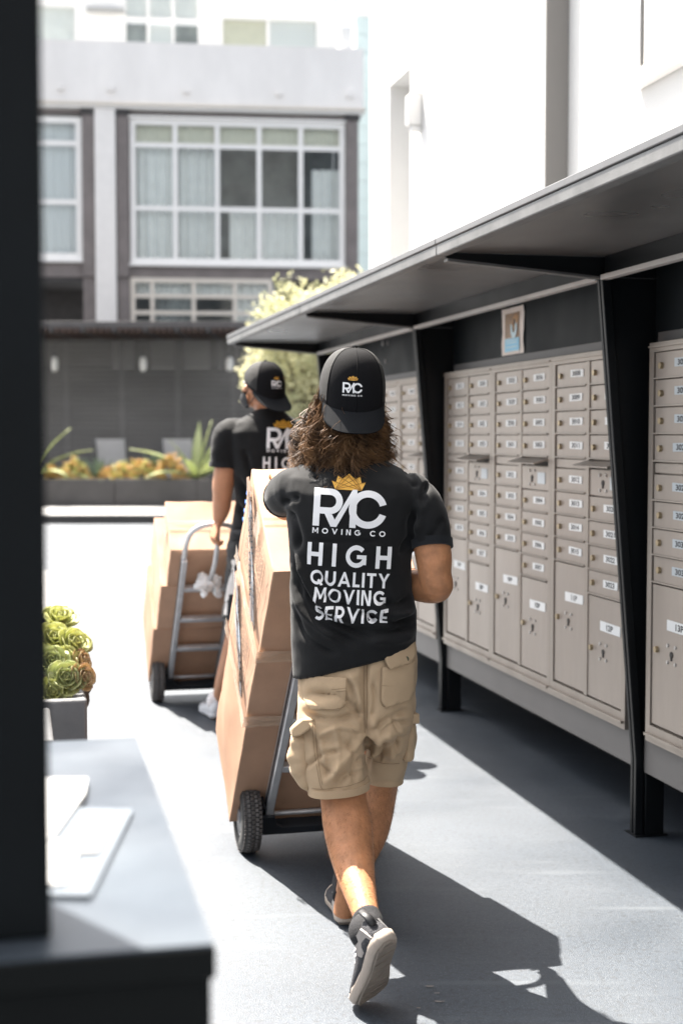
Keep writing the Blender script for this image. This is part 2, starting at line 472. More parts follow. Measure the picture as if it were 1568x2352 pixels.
def glyph(c, w=.19):
    """bold geometric capitals, one unit high: returns (shape, advance)"""
    h = w / 2; S = []; bar = lambda x0, y0, x1, y1: S.append(poly((x0, y0), (x1, y0), (x1, y1), (x0, y1)))
    if c == 'I': bar(0, 0, w, 1); W = w
    elif c == 'H': bar(0, 0, w, 1); bar(.58, 0, .58 + w, 1); bar(w, .5 - h, .58, .5 + h * .9); W = .58 + w
    elif c == 'L': bar(0, 0, w, 1); bar(w, 0, .56, w * .9); W = .56
    elif c == 'T': bar(0, 1 - w * .9, .74, 1); bar(.37 - h, 0, .37 + h, 1 - w * .9); W = .74
    elif c == 'E': bar(0, 0, w, 1); [bar(w, y, x, y + w * .88) for y, x in ((0, .60), (.42, .54), (1 - w * .88, .60))]; W = .60
    elif c == 'O' or c == 'Q':
        S.append(stroke(_el(.53, .5, .53 - h, .5 - h, 0, 360, 40), w)); W = 1.06
        if c == 'Q': S.append(poly((.56, .30), (.70, .38), (1.02, -.02), (.84, -.06)))
    elif c == 'C': S.append(stroke(_el(.53, .5, .53 - h, .5 - h, 42, 318, 34), w)); W = .96
    elif c == 'G': S.append(stroke(_el(.53, .5, .53 - h, .5 - h, 42, 352, 36), w)); bar(.56, .40, 1.04, .40 + w * .85); bar(1.04 - w, .14, 1.04, .40); W = 1.04
    elif c == 'U': S.append(stroke([(h, 1), (h, .42)] + _el(.41, .42, .41 - h, .42 - h, 180, 360, 20) + [(.82 - h, .42), (.82 - h, 1)], w)); W = .82
    elif c == 'S': S.append(stroke(_el(.36, .73, .25, .5 - .23 - h + .04, 35, 260, 18) + _el(.36, .29, .27, .29 - h, 80, -145, 18), w)); W = .70
    elif c == 'R': bar(0, 0, w, 1); bar(w, 1 - w * .9, .40, 1); bar(w, .33, .40, .33 + w * .9); S.append(stroke(_el(.40, .665, .335 - h, .335 - h * .95, -90, 90, 16), w)); S.append(poly((.30, .33), (.52, .33), (.76, 0), (.54, 0))); W = .76
    elif c == 'A': S.append(poly((0, 0), (w * 1.06, 0), (.53, .80), (.53, 1), (.43, 1))); S.append(poly((1.0, 0), (1.0 - w * 1.06, 0), (.47, .80), (.47, 1), (.57, 1))); bar(.25, .20, .75, .20 + w * .85); W = 1.0
    elif c == 'V': S.append(poly((0, 1), (w * 1.06, 1), (.55, .2), (.55, 0), (.42, 0))); S.append(poly((.98, 1), (.98 - w * 1.06, 1), (.43, .2), (.43, 0), (.56, 0))); W = .98
    elif c == 'Y': S.append(poly((0, 1), (w * 1.1, 1), (.54, .46), (.37, .40))); S.append(poly((.90, 1), (.90 - w * 1.1, 1), (.36, .46), (.53, .40))); bar(.45 - h, 0, .45 + h, .46); W = .90
    elif c == 'N': bar(0, 0, w, 1); bar(.80 - w, 0, .80, 1); S.append(poly((w * .4, 1), (w * 1.2, 1), (.80 - w * .4, 0), (.80 - w * 1.2, 0))); W = .80
    elif c == 'M': bar(0, 0, w, 1); bar(1.0 - w, 0, 1.0, 1); S.append(poly((w * .3, 1), (w * 1.05, 1), (.56, .30), (.44, .18))); S.append(poly((1 - w * .3, 1), (1 - w * 1.05, 1), (.44, .30), (.56, .18))); W = 1.0
    else: W = .35
    return (merge(*S) if S else ([], [])), W
def words(text, w, h, gap=.16, pen=.205):
    """a line of capitals fitted into w x h, centred"""
    x = 0; out = []
    for c in text:
        sh_, W = glyph(c, pen); out.append(([(px + x, py) for px, py in sh_[0]], sh_[1])); x += W + gap
    x -= gap; vs, fs = merge(*out)
    return [((px / x - .5) * w, (py - .5) * h) for px, py in vs], fs
def text_fit(s, w, h, bold=.02, space=1.0):
    vs, fs, tw, th = text2d(s, 1, bold, space)
    return [(x * w / tw, y * h / th) for x, y in vs], fs
def arc(cx, cy, r0, r1, a0, a1, n=20):
    o = [(cx + r1 * math.cos(a0 + (a1 - a0) * i / n), cy + r1 * math.sin(a0 + (a1 - a0) * i / n)) for i in range(n + 1)]
    q = [(cx + r0 * math.cos(a0 + (a1 - a0) * i / n), cy + r0 * math.sin(a0 + (a1 - a0) * i / n)) for i in range(n + 1)]
    vs = o + q; return vs, [(i, i + 1, n + 2 + i, n + 1 + i) for i in range(n)]
def poly(*p): return list(p), [tuple(range(len(p)))]
def rac_logo():
    """the shirt's big letters, drawn in a box 1.9 wide and 1 high; centre at (0, 0)"""
    sh = []
    sh.append(poly((0, 0), (.17, 0), (.17, 1), (0, 1)))                      # stem
    sh.append(poly((.17, .83), (.42, .83), (.42, 1), (.17, 1)))              # bowl, top
    sh.append(poly((.17, .33), (.42, .33), (.42, .50), (.17, .50)))          # bowl, bottom
    sh.append(arc(.42, .665, .165, .335, -math.pi / 2, math.pi / 2, 16))     # bowl, round
    sh.append(poly((.30, .33), (.49, .33), (.60, .13), (.62, 0), (.47, 0)))  # leg
    sh.append(poly((.47, 0), (.62, 0), (1.12, 1.0), (1.0, 1.0), (.53, .12))) # rising stroke
    sh.append(poly((.955, 0), (1.12, 0), (1.12, 1.0), (1.0, 1.0), (.955, .91)))  # upright
    sh.append(arc(1.42, .5, .32, .5, R(18), R(342), 40))                     # C
    vs, fs = [], []
    for v, f in sh:
        o = len(vs); vs += [(x - .955, y - .5) for x, y in v]; fs += [tuple(i + o for i in q) for q in f]
    return vs, fs
def crown():
    """a crown of seven points in a box 2 wide and .9 high"""
    b = [(-.78, 0), (.78, 0)]
    tips = [(1.0, .52), (.72, .80), (.68, .55), (.36, .88), (.30, .72), (0, .95), (-.30, .72), (-.36, .88), (-.68, .55), (-.72, .80), (-1.0, .52)]
    tips = [(1.0, .5), (.76, .42), (.66, .84), (.40, .66), (0, 1.0), (-.40, .66), (-.66, .84), (-.76, .42), (-1.0, .5)]
    return poly(*(b + tips))
def crown_lines(w=.018):
    segs = [((-.78, 0), (.66, .84)), ((.78, 0), (-.66, .84)), ((-.78, 0), (.1, .93)), ((.78, 0), (-.1, .93)), ((-.78, 0), (1.0, .5)), ((.78, 0), (-1, .5)), ((-.78, 0), (-.40, .66)), ((.78, 0), (.40, .66))]
    vs, fs = [], []
    for a, b in segs:
        dx, dy = b[0] - a[0], b[1] - a[1]; L = math.hypot(dx, dy); nx, ny = -dy / L * w, dx / L * w
        o = len(vs); vs += [(a[0] + nx, a[1] + ny), (a[0] - nx, a[1] - ny), (b[0] - nx, b[1] - ny), (b[0] + nx, b[1] + ny)]; fs.append((o, o + 1, o + 2, o + 3))
    return vs, fs
def drape(shape, tree, origin, ex, ey, d, off, maxlen=.012, name='print', strokes=None):
    """lay a flat shape on a surface: its plane is origin + ex*x + ey*y, dropped along d onto the surface"""
    vs, fs = fine(shape[0], shape[1], maxlen)
    out = []; bad = set(); d = Vector(d).normalized()
    for i, (x, y) in enumerate(vs):
        p = Vector(origin) + ex * x + ey * y
        if strokes: sx_, sz_ = fold_shift(p.x, p.z, strokes); p.x += sx_; p.z += sz_
        h = tree.ray_cast(p, d, 5)
        if h[0] is None: bad.add(i); out.append(p)
        else:
            n = h[1] if h[1].dot(d) < 0 else -h[1]
            out.append(h[0] + (n - d * .6).normalized() * off)
    me = bpy.data.meshes.new(name)
    me.from_pydata(out, [], [f for f in fs if not any(i in bad for i in f)]); me.update()
    me.polygons.foreach_set('use_smooth', [True] * len(me.polygons))
    return me
def scaled(shape, sx, sy=None, dx=0, dy=0, rot=0):
    sy = sx if sy is None else sy; c, s = math.cos(rot), math.sin(rot)
    return [((x * sx) * c - (y * sy) * s + dx, (x * sx) * s + (y * sy) * c + dy) for x, y in shape[0]], shape[1]
def merge(*shapes):
    vs, fs = [], []
    for v, f in shapes:
        o = len(vs); vs += v; fs += [tuple(i + o for i in q) for q in f]
    return vs, fs

# ================================================================== THE SETTING
g = MB(); g.add([(-150, -80, 0), (150, -80, 0), (150, 260, 0), (-150, 260, 0)], [(0, 1, 2, 3)])
ground = struct(g.build('ground', 'floor'))
# pale scuffs of dried paint on the floor near the walker's heel
def blotch(c, r, seed):
    rnd = random.Random(seed); n = 12; pts = []
    for i in range(n):
        t = 2 * math.pi * i / n; k = r * (.45 + .75 * rnd.random())
        pts.append((c[0] + k * math.cos(t) * 1.5, c[1] + k * math.sin(t) * .6, .004))
    return pts
for i, (x, y, r) in enumerate([(985, 2268, .009), (1003, 2284, .006), (1008, 2303, .009), (960, 2318, .006)]):
    p = at_z(x, y); m = MB(); q = blotch((p.x, p.y), r, i); m.add(q, [tuple(range(len(q)))])
    o = m.build('paint_scuff', 'floor_dirt', ground)

SA = R(13.0)
SU = Vector((-math.sin(SA), math.cos(SA), 0)); SN = Vector((-math.cos(SA), -math.sin(SA), 0))
SO = Vector((1.151, 5.29, 0)); SM = rotz(SA - math.pi / 2)
def shelter_xz(x, y, t):                       # photo point -> shelter frame on the plane t in front of the leg line
    P = at_plane(x, y, SO + SN * t, SN) - SO
    return -P.dot(SU), P.z

# ------------------------------------------------------------------ white building behind the shelter
WT = -.50
wb = thing('white_building', 'white stucco building with a deep vertical slot behind the mailbox shelter', 'building', SO, SM)
wx = lambda x, y=600: shelter_xz(x, y, WT)[0]
xa, xb, xc, xd, xe = wx(848), wx(893), wx(941), wx(1247), wx(1328)
wy = -WT; TOP = 13.0
ztop = shelter_xz(941, 155, WT)[1]
w = MB()
w.box2((xa, wy, 0), (xb, wy + 3, TOP)); w.box2((xb, wy, ztop), (xc, wy + 3, TOP)); w.box2((xb, wy + .22, 0), (xc, wy + 3, ztop))
w.box2((xc, wy, 0), (xd, wy + 3, TOP)); w.box2((xd, wy + .13, 0), (xe, wy + 3, TOP)); w.box2((xe, wy, 0), (xe + 9, wy + 3, TOP))
w.build('wall', 'courtyard_stucco', wb, local=True)
pr = MB(); pr.box2((xd + .002, wy - .0, 2.0), (xd + .02, wy + .128, TOP)); pr.build('slot_shade', 'slot_shade_grey', wb, local=True)  # thin grey sheet: the far side's shade put in as colour
# window at the upper right
fx, fz = shelter_xz(1440, 207, WT - .0 + .06)
win = MB(); win.box2((fx, wy - .06, fz), (fx + 2.2, wy - .003, fz + .07)); sill = win.build('window', 'white_trim', wb, local=True, bevel=.004)
m = MB(); m.box2((fx + .01, wy - .05, fz + .073), (fx + .10, wy - .004, fz + 2.4)); m.build('frame', 'white_trim', sill, local=True, bevel=.004)
m = MB(); m.box2((fx + .102, wy - .044, fz + .073), (fx + .128, wy - .005, fz + 2.4)); m.build('gap', 'mail_dark', sill, local=True)
m = MB(); m.box2((fx + .130, wy - .042, fz + .073), (fx + 2.2, wy - .006, fz + 2.4)); m.build('blind', 'board_pale', sill, local=True)
# wall lamp
lx, lz = shelter_xz(948, 255, WT + .06)
sc = thing('wall_lamp', 'small white box lamp fixed high on the white wall', 'lamp', SO + SM @ Vector((lx, wy, lz)), SM)
m = MB(); m.box((0, -.055, 0), (.09, .10, .21)); m.build('housing', 'lamp_white', sc, local=True, bevel=.012)
m = MB(); m.box((0, -.04, -.125), (.07, .075, .035)); m.build('lower_cap', 'lamp_white', sc, local=True, bevel=.006)
m = MB(); m.box((0, -.04, .118), (.07, .075, .022)); m.build('upper_cap', 'lamp_white', sc, local=True, bevel=.006)
m = MB(); m.box((0, -.003, 0), (.12, .005, .24)); m.build('back_plate', 'lamp_white', sc, local=True)

# ------------------------------------------------------------------ mailbox shelter
sh = thing('mail_shelter', 'black steel shelter with a flat canopy over banks of mailboxes', 'shelter', SO, SM)
BAY = 2.475
FINS = [BAY, 0, -BAY, -2 * BAY]
for k, fx_ in enumerate(FINS):
    m = MB(); yz = lambda y, z, d: (d, y, z)
    m.prism([(-.18, 2.075), (.44, 2.075), (.44, .27), (-.03, .27)], yz, fx_ - .008, fx_ + .008); m.build('fin_plate', 'shelter_black', sh, local=True)
    for s in (-1, 1):
        m = MB(); m.prism([(-.215, 2.085), (-.18, 2.085), (-.028, .29), (-.028, 0), (-.060, 0), (-.060, .29)], yz, fx_ + s * .0145 - .0105, fx_ + s * .0145 + .0105)
        m.build('post_flange', 'shelter_black', sh, local=True, bevel=.003)
    m = MB(); m.box2((fx_ - .036, -.026, .002), (fx_ + .036, .05, .268)); m.build('leg', 'shelter_black', sh, local=True, bevel=.003)
    m = MB(); m.box2((fx_ - .045, -.068, .002), (fx_ + .045, .062, .006)); m.build('foot_plate', 'shelter_black', sh, local=True)
    # beam under the canopy
    m = MB(); m.prism([(-.80, 2.150), (.40, 2.150), (.40, 2.078), (-.216, 2.078), (-.80, 2.128)], yz, fx_ - .007, fx_ + .007); m.build('beam', 'shelter_black', sh, local=True)
    m = MB(); m.prism([(-.80, 2.128), (-.216, 2.078), (-.216, 2.070), (-.80, 2.118)], yz, fx_ - .022, fx_ + .022); m.build('beam_flange', 'shelter_edge', sh, local=True)
for k in range(3):
    x0, x1 = FINS[k + 1], FINS[k]
    e0 = x0 - .10 if k == 2 else x0 + .003; e1 = x1 - .003 if k else x1 + .5
    m = MB(); m.box2((e0, -.79, 2.152), (e1, .47, 2.172)); m.build('canopy_panel', 'canopy_under', sh, local=True)
    m = MB(); m.box2((e0, -.84, 2.178), (e1, .46, 2.200)); m.build('canopy_sheet', 'canopy_top', sh, local=True, bevel=.003)
    m = MB(); m.box2((e0, -.836, 2.138), (e1, -.793, 2.1770)); m.build('canopy_edge', 'shelter_edge', sh, local=True, bevel=.004)
    m = MB(); m.box2((x0 + .024, -.205, 2.085), (x1 - .024, -.19, 2.151)); m.build('fascia', 'shelter_black', sh, local=True)
    m = MB(); m.box2((x0 + .024, -.222, 2.066), (x1 - .024, -.186, 2.084)); m.build('rail', 'rail_bright', sh, local=True, bevel=.002)
    m = MB(); m.box2((x0 + .009, .006, .27), (x1 - .009, .016, 2.150)); m.build('back_panel', 'shelter_panel', sh, local=True)
    m = MB(); m.box2((x0 + .06, -.008, 1.842), (x1 - .06, .004, 1.876)); m.build('trim_strip', 'base_panel', sh, local=True)
    m = MB(); m.box2((x0 + .037, -.034, .245), (x1 - .037, -.022, .383)); m.build('base_panel', 'base_panel', sh, local=True, bevel=.003)
    m = MB(); m.box2((x0 + .037, -.021, .245), (x1 - .037, .40, .262)); m.build('base_floor', 'shelter_black', sh, local=True)
    m = MB(); m.box2((x0 + .009, .405, 0), (x1 - .009, .43, 2.15)); m.build('added_rear_panel', 'shelter_black', sh, local=True)  # added black panel, keeps the space under the mailboxes dark

# ------------------------------------------------------------------ mailbox cabinets
CW, CH, CZ = .777, 1.45, .383
def door_mesh(w, h, nm):
    m = MB(); m.box((0, 0, 0), (w, .014, h)); me = m.mesh(nm); return me
DW = .335
M_small = door_mesh(DW - .006, .0895, 'door'); M_pA = door_mesh(DW - .006, .508, 'door'); M_pB = door_mesh(DW - .006, .407, 'door'); M_slot = door_mesh(DW - .006, .102, 'door'); M_blank = door_mesh(DW - .006, .034, 'blank_plate')
for me in (M_small, M_pA, M_pB, M_slot, M_blank): me.materials.append(MATS['mail_door'])
m = MB(); m.tube([(0, .002, 0), (0, -.011, 0)], [.0125, .0115], 12); M_lock = m.mesh('lock', True, 40); M_lock.materials.append(MATS['brass'])
m = MB(); m.box((0, 0, 0), (.135, .003, .030)); M_lab = m.mesh('name_label'); M_lab.materials.append(MATS['label_white'])
m = MB(); m.box((0, 0, 0), (.135, .003, .030)); M_labg = m.mesh('name_label'); M_labg.materials.append(MATS['label_grey'])
m = MB(); m.box((0, 0, 0), (.19, .003, .038)); M_plab = m.mesh('name_label'); M_plab.materials.append(MATS['label_white'])
m = MB()
m.tube([(0, .001, 0), (0, -.004, 0)], .0065, 8)
M_dots = m.mesh('rivet', True, 40); M_dots.materials.append(MATS['rail_bright'])
m = MB(); m.tube([(0, .001, 0), (0, -.003, 0)], .011, 10); m.box((0, -.001, -.012), (.008, .005, .018)); M_key = m.mesh('keyhole'); M_key.materials.append(MATS['mail_dark'])
m = MB(); m.prism([(-.004, .010), (-.072, -.010), (-.070, -.016), (-.004, .0)], lambda y, z, d: (d, y, z), -DW / 2 - .008, DW / 2 + .002); M_flap = m.mesh('slot_flap'); M_flap.materials.append(MATS['mail_metal'])
m = MB(); m.box((0, -.0005, 0), (DW - .02, .004, .018)); M_gap = m.mesh('slot_opening'); M_gap.materials.append(MATS['mail_dark'])
m = MB(); m.box((0, 0, 0), (.09, .002, .05)); M_stick = m.mesh('sticker'); M_stick.materials.append(MATS['label_grey'])
m = MB(); m.box((0, 0, 0), (DW - .004, .022, .005)); M_ledge = m.mesh('door_ledge'); M_ledge.materials.append(MATS['mail_metal'])
_NUM = {}
def num_mesh(s, w, h):
    k = (s, w)
    if k not in _NUM:
        vs, fs = text_fit(s, w, h, .03)
        me = bpy.data.meshes.new('number'); me.from_pydata([(x, 0, y) for x, y in vs], [], fs); me.update(); me.materials.append(MATS['ink']); _NUM[k] = me
    return _NUM[k]
_pj = random.Random(7)
def put(name, me, loc, parent):
    o = link(name, me, None, parent, True); o.location = loc
    if name == 'name_label': o.rotation_euler = (0, _pj.uniform(-.02, .02), 0); o.location.x += _pj.uniform(-.004, .004)
    if name == 'door': o.location.y += _pj.uniform(-.0012, .0012); o.rotation_euler = (0, 0, _pj.uniform(-.004, .004))
    if name == 'lock': o.rotation_euler = (0, _pj.uniform(-1, 1), 0)
    return o
def cabinet(xl, numsA, numsB, pA, pB, label, grey=False, y0=-.05):
    c = thing('mailbox_cabinet', label, 'mailboxes', SO + SM @ Vector((xl, y0, CZ)), SM, 'mailbox cabinets in the shelter')
    f = MB(); f.box2((0, .012, 0), (CW - .002, .048, CH)); f.build('case', 'mail_metal', c, local=True)
    f = MB(); fr = .036
    f.box2((0, -.012, 0), (fr, .0118, CH)); f.box2((CW - .002 - fr, -.012, 0), (CW - .002, .0118, CH))
    f.box2((CW / 2 - .018, -.011, .065), (CW / 2 + .016, .0118, CH - .036))
    f.box2((fr, -.012, CH - .034), (CW - .002 - fr, .0118, CH)); f.box2((fr, -.012, 0), (CW - .002 - fr, .0118, .062))
    f.build('frame', 'mail_metal', c, local=True)
    f = MB(); f.box2((.01, -.022, CH - .018), (CW - .012, -.0125, CH - .012)); f.build('top_bead', 'mail_metal', c, local=True)
    f = MB(); f.box2((.01, -.024, .022), (CW - .012, -.0125, .032)); f.build('bottom_bead', 'mail_metal', c, local=True)
    for col in range(2):
        cx = fr + DW / 2 + .001 if col == 0 else CW - .002 - fr - DW / 2 - .001
        cx = cx + (.003 if col == 0 else -.003)
        nums = numsA if col == 0 else numsB
        z = CH - .036
        def small(s, z):
            d = put('door', M_small, (cx, .0, z - .0465), c)
            put('lock', M_lock, (-.115, -.007, -.002), d); put('name_label', M_labg if grey and s else M_lab, (.055, -.0085, .004), d)
            if s: put('number', num_mesh(s, .085, .021), (.055, -.0104, .004), d)
            put('door_ledge', M_ledge, (0, -.006, -.0465), d)
        for i in range(4):
            small(nums[i], z); z -= .0985
        if col == 0:
            put('blank_plate', M_blank, (cx, .002, z - .020), c); z -= .042
        else:
            put('slot_flap', M_flap, (cx, -.006, z - .012), c); put('slot_opening', M_gap, (cx, .004, z - .026), c); z -= .036
            d = put('door', M_slot, (cx, .0, z - .054), c)
            [put('rivet', M_dots, (-.03 + dx, -.0075, 0 + dz), d) for dx in (-.03, .03) for dz in (-.03, .03)]; put('keyhole', M_key, (-.03, -.0075, 0), d); put('sticker', M_stick, (.085, -.0085, 0), d); z -= .110
        for i in range(4, 8):
            small(nums[i], z); z -= .0985
        h = .508 if col == 0 else .407
        d = put('door', M_pA if col == 0 else M_pB, (cx, .0, z - h / 2 - .004), c)
        lz_ = h / 2 - (.135 if col == 0 else .11)
        put('name_label', M_plab, (.055, -.0085, lz_), d); put('number', num_mesh(pA if col == 0 else pB, .062, .024), (.055, -.0104, lz_), d)
        put('lock', M_lock, (-.125, -.007, lz_ - .098), d); [put('rivet', M_dots, (-.01 + dx, -.0075, lz_ - .102 + dz), d) for dx in (-.03, .03) for dz in (-.03, .03)]; put('keyhole', M_key, (-.01, -.0075, lz_ - .102), d)
    return c
_lj = random.Random(77)
rng = lambda a, b: [str(i) for i in range(a, b)]
cabinet(-2.405, rng(2012, 2020), rng(2020, 2028), '7P', '8P', 'aluminium mailbox cabinet beside the walker, farthest of the full bank left of the flyer', grey=False)
cabinet(-2.405 + CW, rng(2028, 2036), ['2036'] + rng(3001, 3008), '9P', '10P', 'aluminium mailbox cabinet with doors 9P and 10P below the flyer')
cabinet(-2.405 + 2 * CW, rng(3008, 3016), rng(3016, 3024), '11P', '12P', 'aluminium mailbox cabinet with doors 11P and 12P behind the near slanted post')
cabinet(.105, rng(3024, 3032), rng(3032, 3040), '13P', '14P', 'aluminium mailbox cabinet at the right edge with parcel door 13P', grey=True)
for k in range(3):
    b = 1000 + 32 + k * 16
    cabinet(-BAY - 2.405 + k * CW, rng(b, b + 8), rng(b + 8, b + 16), str(1 + 2 * k) + 'P', str(2 + 2 * k) + 'P',
            ['aluminium mailbox cabinet at the far end of the shelter, behind the walker', 'middle aluminium mailbox cabinet of the far bank behind the walker', 'aluminium mailbox cabinet of the far bank, beside its slanted post'][k])

# flyer and paper scraps on the dark panel
x0, z0 = shelter_xz(1152, 818, 0); x1, z1 = shelter_xz(1202, 702, 0)
fc = SO + SM @ Vector(((x0 + x1) / 2, 0, 0)); fw_, fh_ = abs(x1 - x0), .0
zt = shelter_xz(1177, 706, 0)[1]; zb = shelter_xz(1177, 814, 0)[1]; fh_ = zt - zb
fl = thing('flyer', 'paper flyer with a brown photo above a blue panel, taped over the mailboxes', 'flyer', SO + SM @ Vector(((x0 + x1) / 2, .004, zb)), SM)
m = MB(); n_ = 6
vs = [((i / n_ - .5) * fw_ + .003 * math.sin(j * 2.1), -.002 - .002 * (1 + math.sin(i * 1.9 + j)), fh_ * j / 8) for j in range(9) for i in range(n_ + 1)]
fs = [(j * 7 + i, j * 7 + i + 1, j * 7 + i + 8, j * 7 + i + 7) for j in range(8) for i in range(6)]
m.add(vs, fs); o = m.build('sheet', 'paper_pink', fl, smooth=True, local=True)
def flat(poly2, y, nm, mt, par):
    m = MB(); m.add([(x, y, z) for x, z in poly2], [tuple(range(len(poly2)))]); return m.build(nm, mt, par, local=True)
a_, b_ = -.33 * fw_, .33 * fw_
ph = flat([(a_, .36 * fh_), (b_, .36 * fh_), (b_, .88 * fh_), (a_, .88 * fh_)], -.0075, 'photo', 'photo_brown', fl)
flat([(.0, .60 * fh_), (.10 * fw_, .56 * fh_), (.26 * fw_, .62 * fh_), (.30 * fw_, .78 * fh_), (.16 * fw_, .86 * fh_), (.03 * fw_, .78 * fh_)], -.0085, 'tan_shape', 'photo_tan', ph)
flat([(.07 * fw_, .62 * fh_), (.14 * fw_, .60 * fh_), (.17 * fw_, .72 * fh_), (.10 * fw_, .76 * fh_)], -.0095, 'dark_shape', 'photo_dark', ph)
me_ = arc(.10 * fw_, .57 * fh_, .07 * fw_, .15 * fw_, R(160), R(385), 14)
m = MB(); m.add([(x, -.0105, .57 * fh_ + (z - .57 * fh_) * 1.2) for x, z in me_[0]], me_[1]); m.build('blue_shape', 'flyer_pale', ph, local=True)
bl = flat([(a_, .07 * fh_), (b_, .07 * fh_), (b_, .345 * fh_), (a_, .345 * fh_)], -.0075, 'blue_panel', 'flyer_blue', fl)
for zz_, k in ((.29, .27), (.24, .22), (.15, .25)):
    flat([(-k * fw_, zz_ * fh_), (k * fw_, zz_ * fh_), (k * fw_, (zz_ + .022) * fh_), (-k * fw_, (zz_ + .022) * fh_)], -.0085, 'print_line', 'flyer_pale', bl)
for i, (x, y, sz, lb) in enumerate([(877, 788, .022, 'larger torn paper scrap left on the dark panel beside the cap'), (889, 787, .016, 'small torn paper scrap close to the far slanted post'), (884, 829, .016, 'lowest torn paper scrap on the dark panel above the far mailboxes')]):
    px_, pz_ = shelter_xz(x, y, 0); r_ = random.Random(i)
    q = [(px_ + sz * .6 * math.cos(t) * (.6 + .5 * r_.random()), pz_ + sz * math.sin(t) * (.7 + .4 * r_.random())) for t in [2 * math.pi * k / 9 for k in range(9)]]
    m = MB(); m.prism(q, lambda x, z, d: (x, d, z), .001, .004); m.xf(Matrix.Translation(SO) @ SM.to_4x4())
    tag(m.build('paper_scrap', 'paper', None), lb, 'paper scrap', 'paper scraps on the panel')

# ------------------------------------------------------------------ apartment building across the courtyard
BB = R(6.3); BYC = 34.0
BP = at_y(450, 1000, BYC); BP.z = 0
BV = Vector((math.cos(BB), math.sin(BB), 0)); BN = Vector((math.sin(BB), -math.cos(BB), 0)); BM = rotz(BB)
def bpt(x, y, q=0.0):
    P = at_plane(x, y, BP + BN * q, BN) - BP; return P.dot(BV), P.z
bl_ = thing('apartment_building', 'grey and brown apartment block with a big white window grid across the courtyard', 'building', BP, BM)
def bbox(x0, y0, x1, y1, q0, q1, nm, mt, par=None, bevel=0):
    """photo rectangle on the facade plane, from depth q0 to q1 in front of it"""
    a = bpt(x0, (y0 + y1) / 2, q1)[0]; b = bpt(x1, (y0 + y1) / 2, q1)[0]; xm = (x0 + x1) / 2
    zt = bpt(xm, y0, q1)[1]; zb = bpt(xm, y1, q1)[1]
    m = MB(); m.box2((a, -q0, zb), (b, -q1, zt)); return m.build(nm, mt, par or bl_, local=True, bevel=bevel)
LFT = -60
zz = lambda y, q=0: bpt(450, y, q)[1]
xx = lambda x, q=0: bpt(x, 500, q)[0]
def lbox(x0, x1, z0, z1, q0, q1, nm, mt, par=None, bevel=0):
    m = MB(); m.box2((x0, -q0, z0), (x1, -q1, z1)); return m.build(nm, mt, par or bl_, local=True, bevel=bevel)
XL, XR = xx(LFT), xx(820)
# parapet band, cornice
lbox(XL, XR + .12, zz(246), zz(107), -.3, .25, 'parapet_band', 'concrete')
lbox(XL, XR + .16, zz(252), zz(246) - .005, -.3, .33, 'cornice', 'cornice', bevel=.01)
lbox(XL, XR + .10, zz(258), zz(252) - .005, -.3, .27, 'cornice', 'white_trim')
for x in (145, 258, 430, 640, 800): lbox(xx(x) - .08, xx(x) + .08, zz(222), zz(208), .252, .36, 'scupper', 'concrete', bevel=.01)
# storey with the big windows
def window(x0, y0, x1, y1, cols, rows, label=None, framem='white_trim', fw=.10, room=True, curt=(), curtm='curtain', q=.06):
    a, b = xx(x0), xx(x1); z1, z0 = zz(y0), zz(y1)
    W = MB()
    W.box2((a, -.02, z0), (a + fw, -q, z1)); W.box2((b - fw, -.02, z0), (b, -q, z1)); W.box2((a + fw, -.02, z0), (b - fw, -q, z0 + fw)); W.box2((a + fw, -.02, z1 - fw), (b - fw, -q, z1))
    win = W.build('window', framem, bl_, local=True)
    n = len(cols)
    xs = [a + fw / 2 + (b - a - fw) * c for c in cols]
    zs = [z1 - fw / 2 - (z1 - z0 - fw) * r for r in rows]
    for x in xs[1:-1]:
        m = MB(); m.box2((x - fw * .42, -.015, z0 + fw), (x + fw * .42, -q + .01, z1 - fw)); m.build('mullion', framem, win, local=True)
    for zc in zs[1:-1]:
        m = MB(); m.box2((a + fw, -.012, zc - fw * .42), (b - fw, -q + .013, zc + fw * .42)); m.build('transom', framem, win, local=True)
    for i in range(len(xs) - 1):
        for j in range(len(zs) - 1):
            m = MB(); m.box2((xs[i] + .01, -.002, zs[j + 1] + .01), (xs[i + 1] - .01, .006, zs[j] - .01)); m.build('pane', 'glass', win, local=True)
    if room:
        D = 2.6; m = MB()
        m.box2((a, D, z0), (b, D + .1, z1)); m.box2((a - .1, .09, z0 - .1), (b + .1, D, z0 - .005)); m.box2((a - .1, .09, z1 + .005), (b + .1, D, z1 + .1)); m.box2((a - .1, .09, z0 - .005), (a - .005, D, z1 + .005)); m.box2((b + .005, .09, z0 - .005), (b + .1, D, z1 + .005))
        m.build('room', 'room_dark', win, local=True)
    for (i0, i1, j0, j1, mt, yy, amp) in curt:
        xa_, xb_ = xs[0] + (xs[-1] - xs[0]) * i0, xs[0] + (xs[-1] - xs[0]) * i1
        za_, zb_ = zs[0] + (zs[-1] - zs[0]) * j1, zs[0] + (zs[-1] - zs[0]) * j0
        n = max(8, int((xb_ - xa_) / .035)); vs = []
        for k in range(n + 1):
            x = xa_ + (xb_ - xa_) * k / n; y = yy + amp * math.sin(k * 1.15 + i0 * 40) + amp * .4 * math.sin(k * .37)
            vs += [(x, y, za_), (x, y, zb_)]
        m = MB(); m.add(vs, [(2 * k, 2 * k + 2, 2 * k + 3, 2 * k + 1) for k in range(n)]); m.build('curtain', mt, win, smooth=True, local=True)
    return win
wcols = [0, .2, .4, .6, .8, 1]
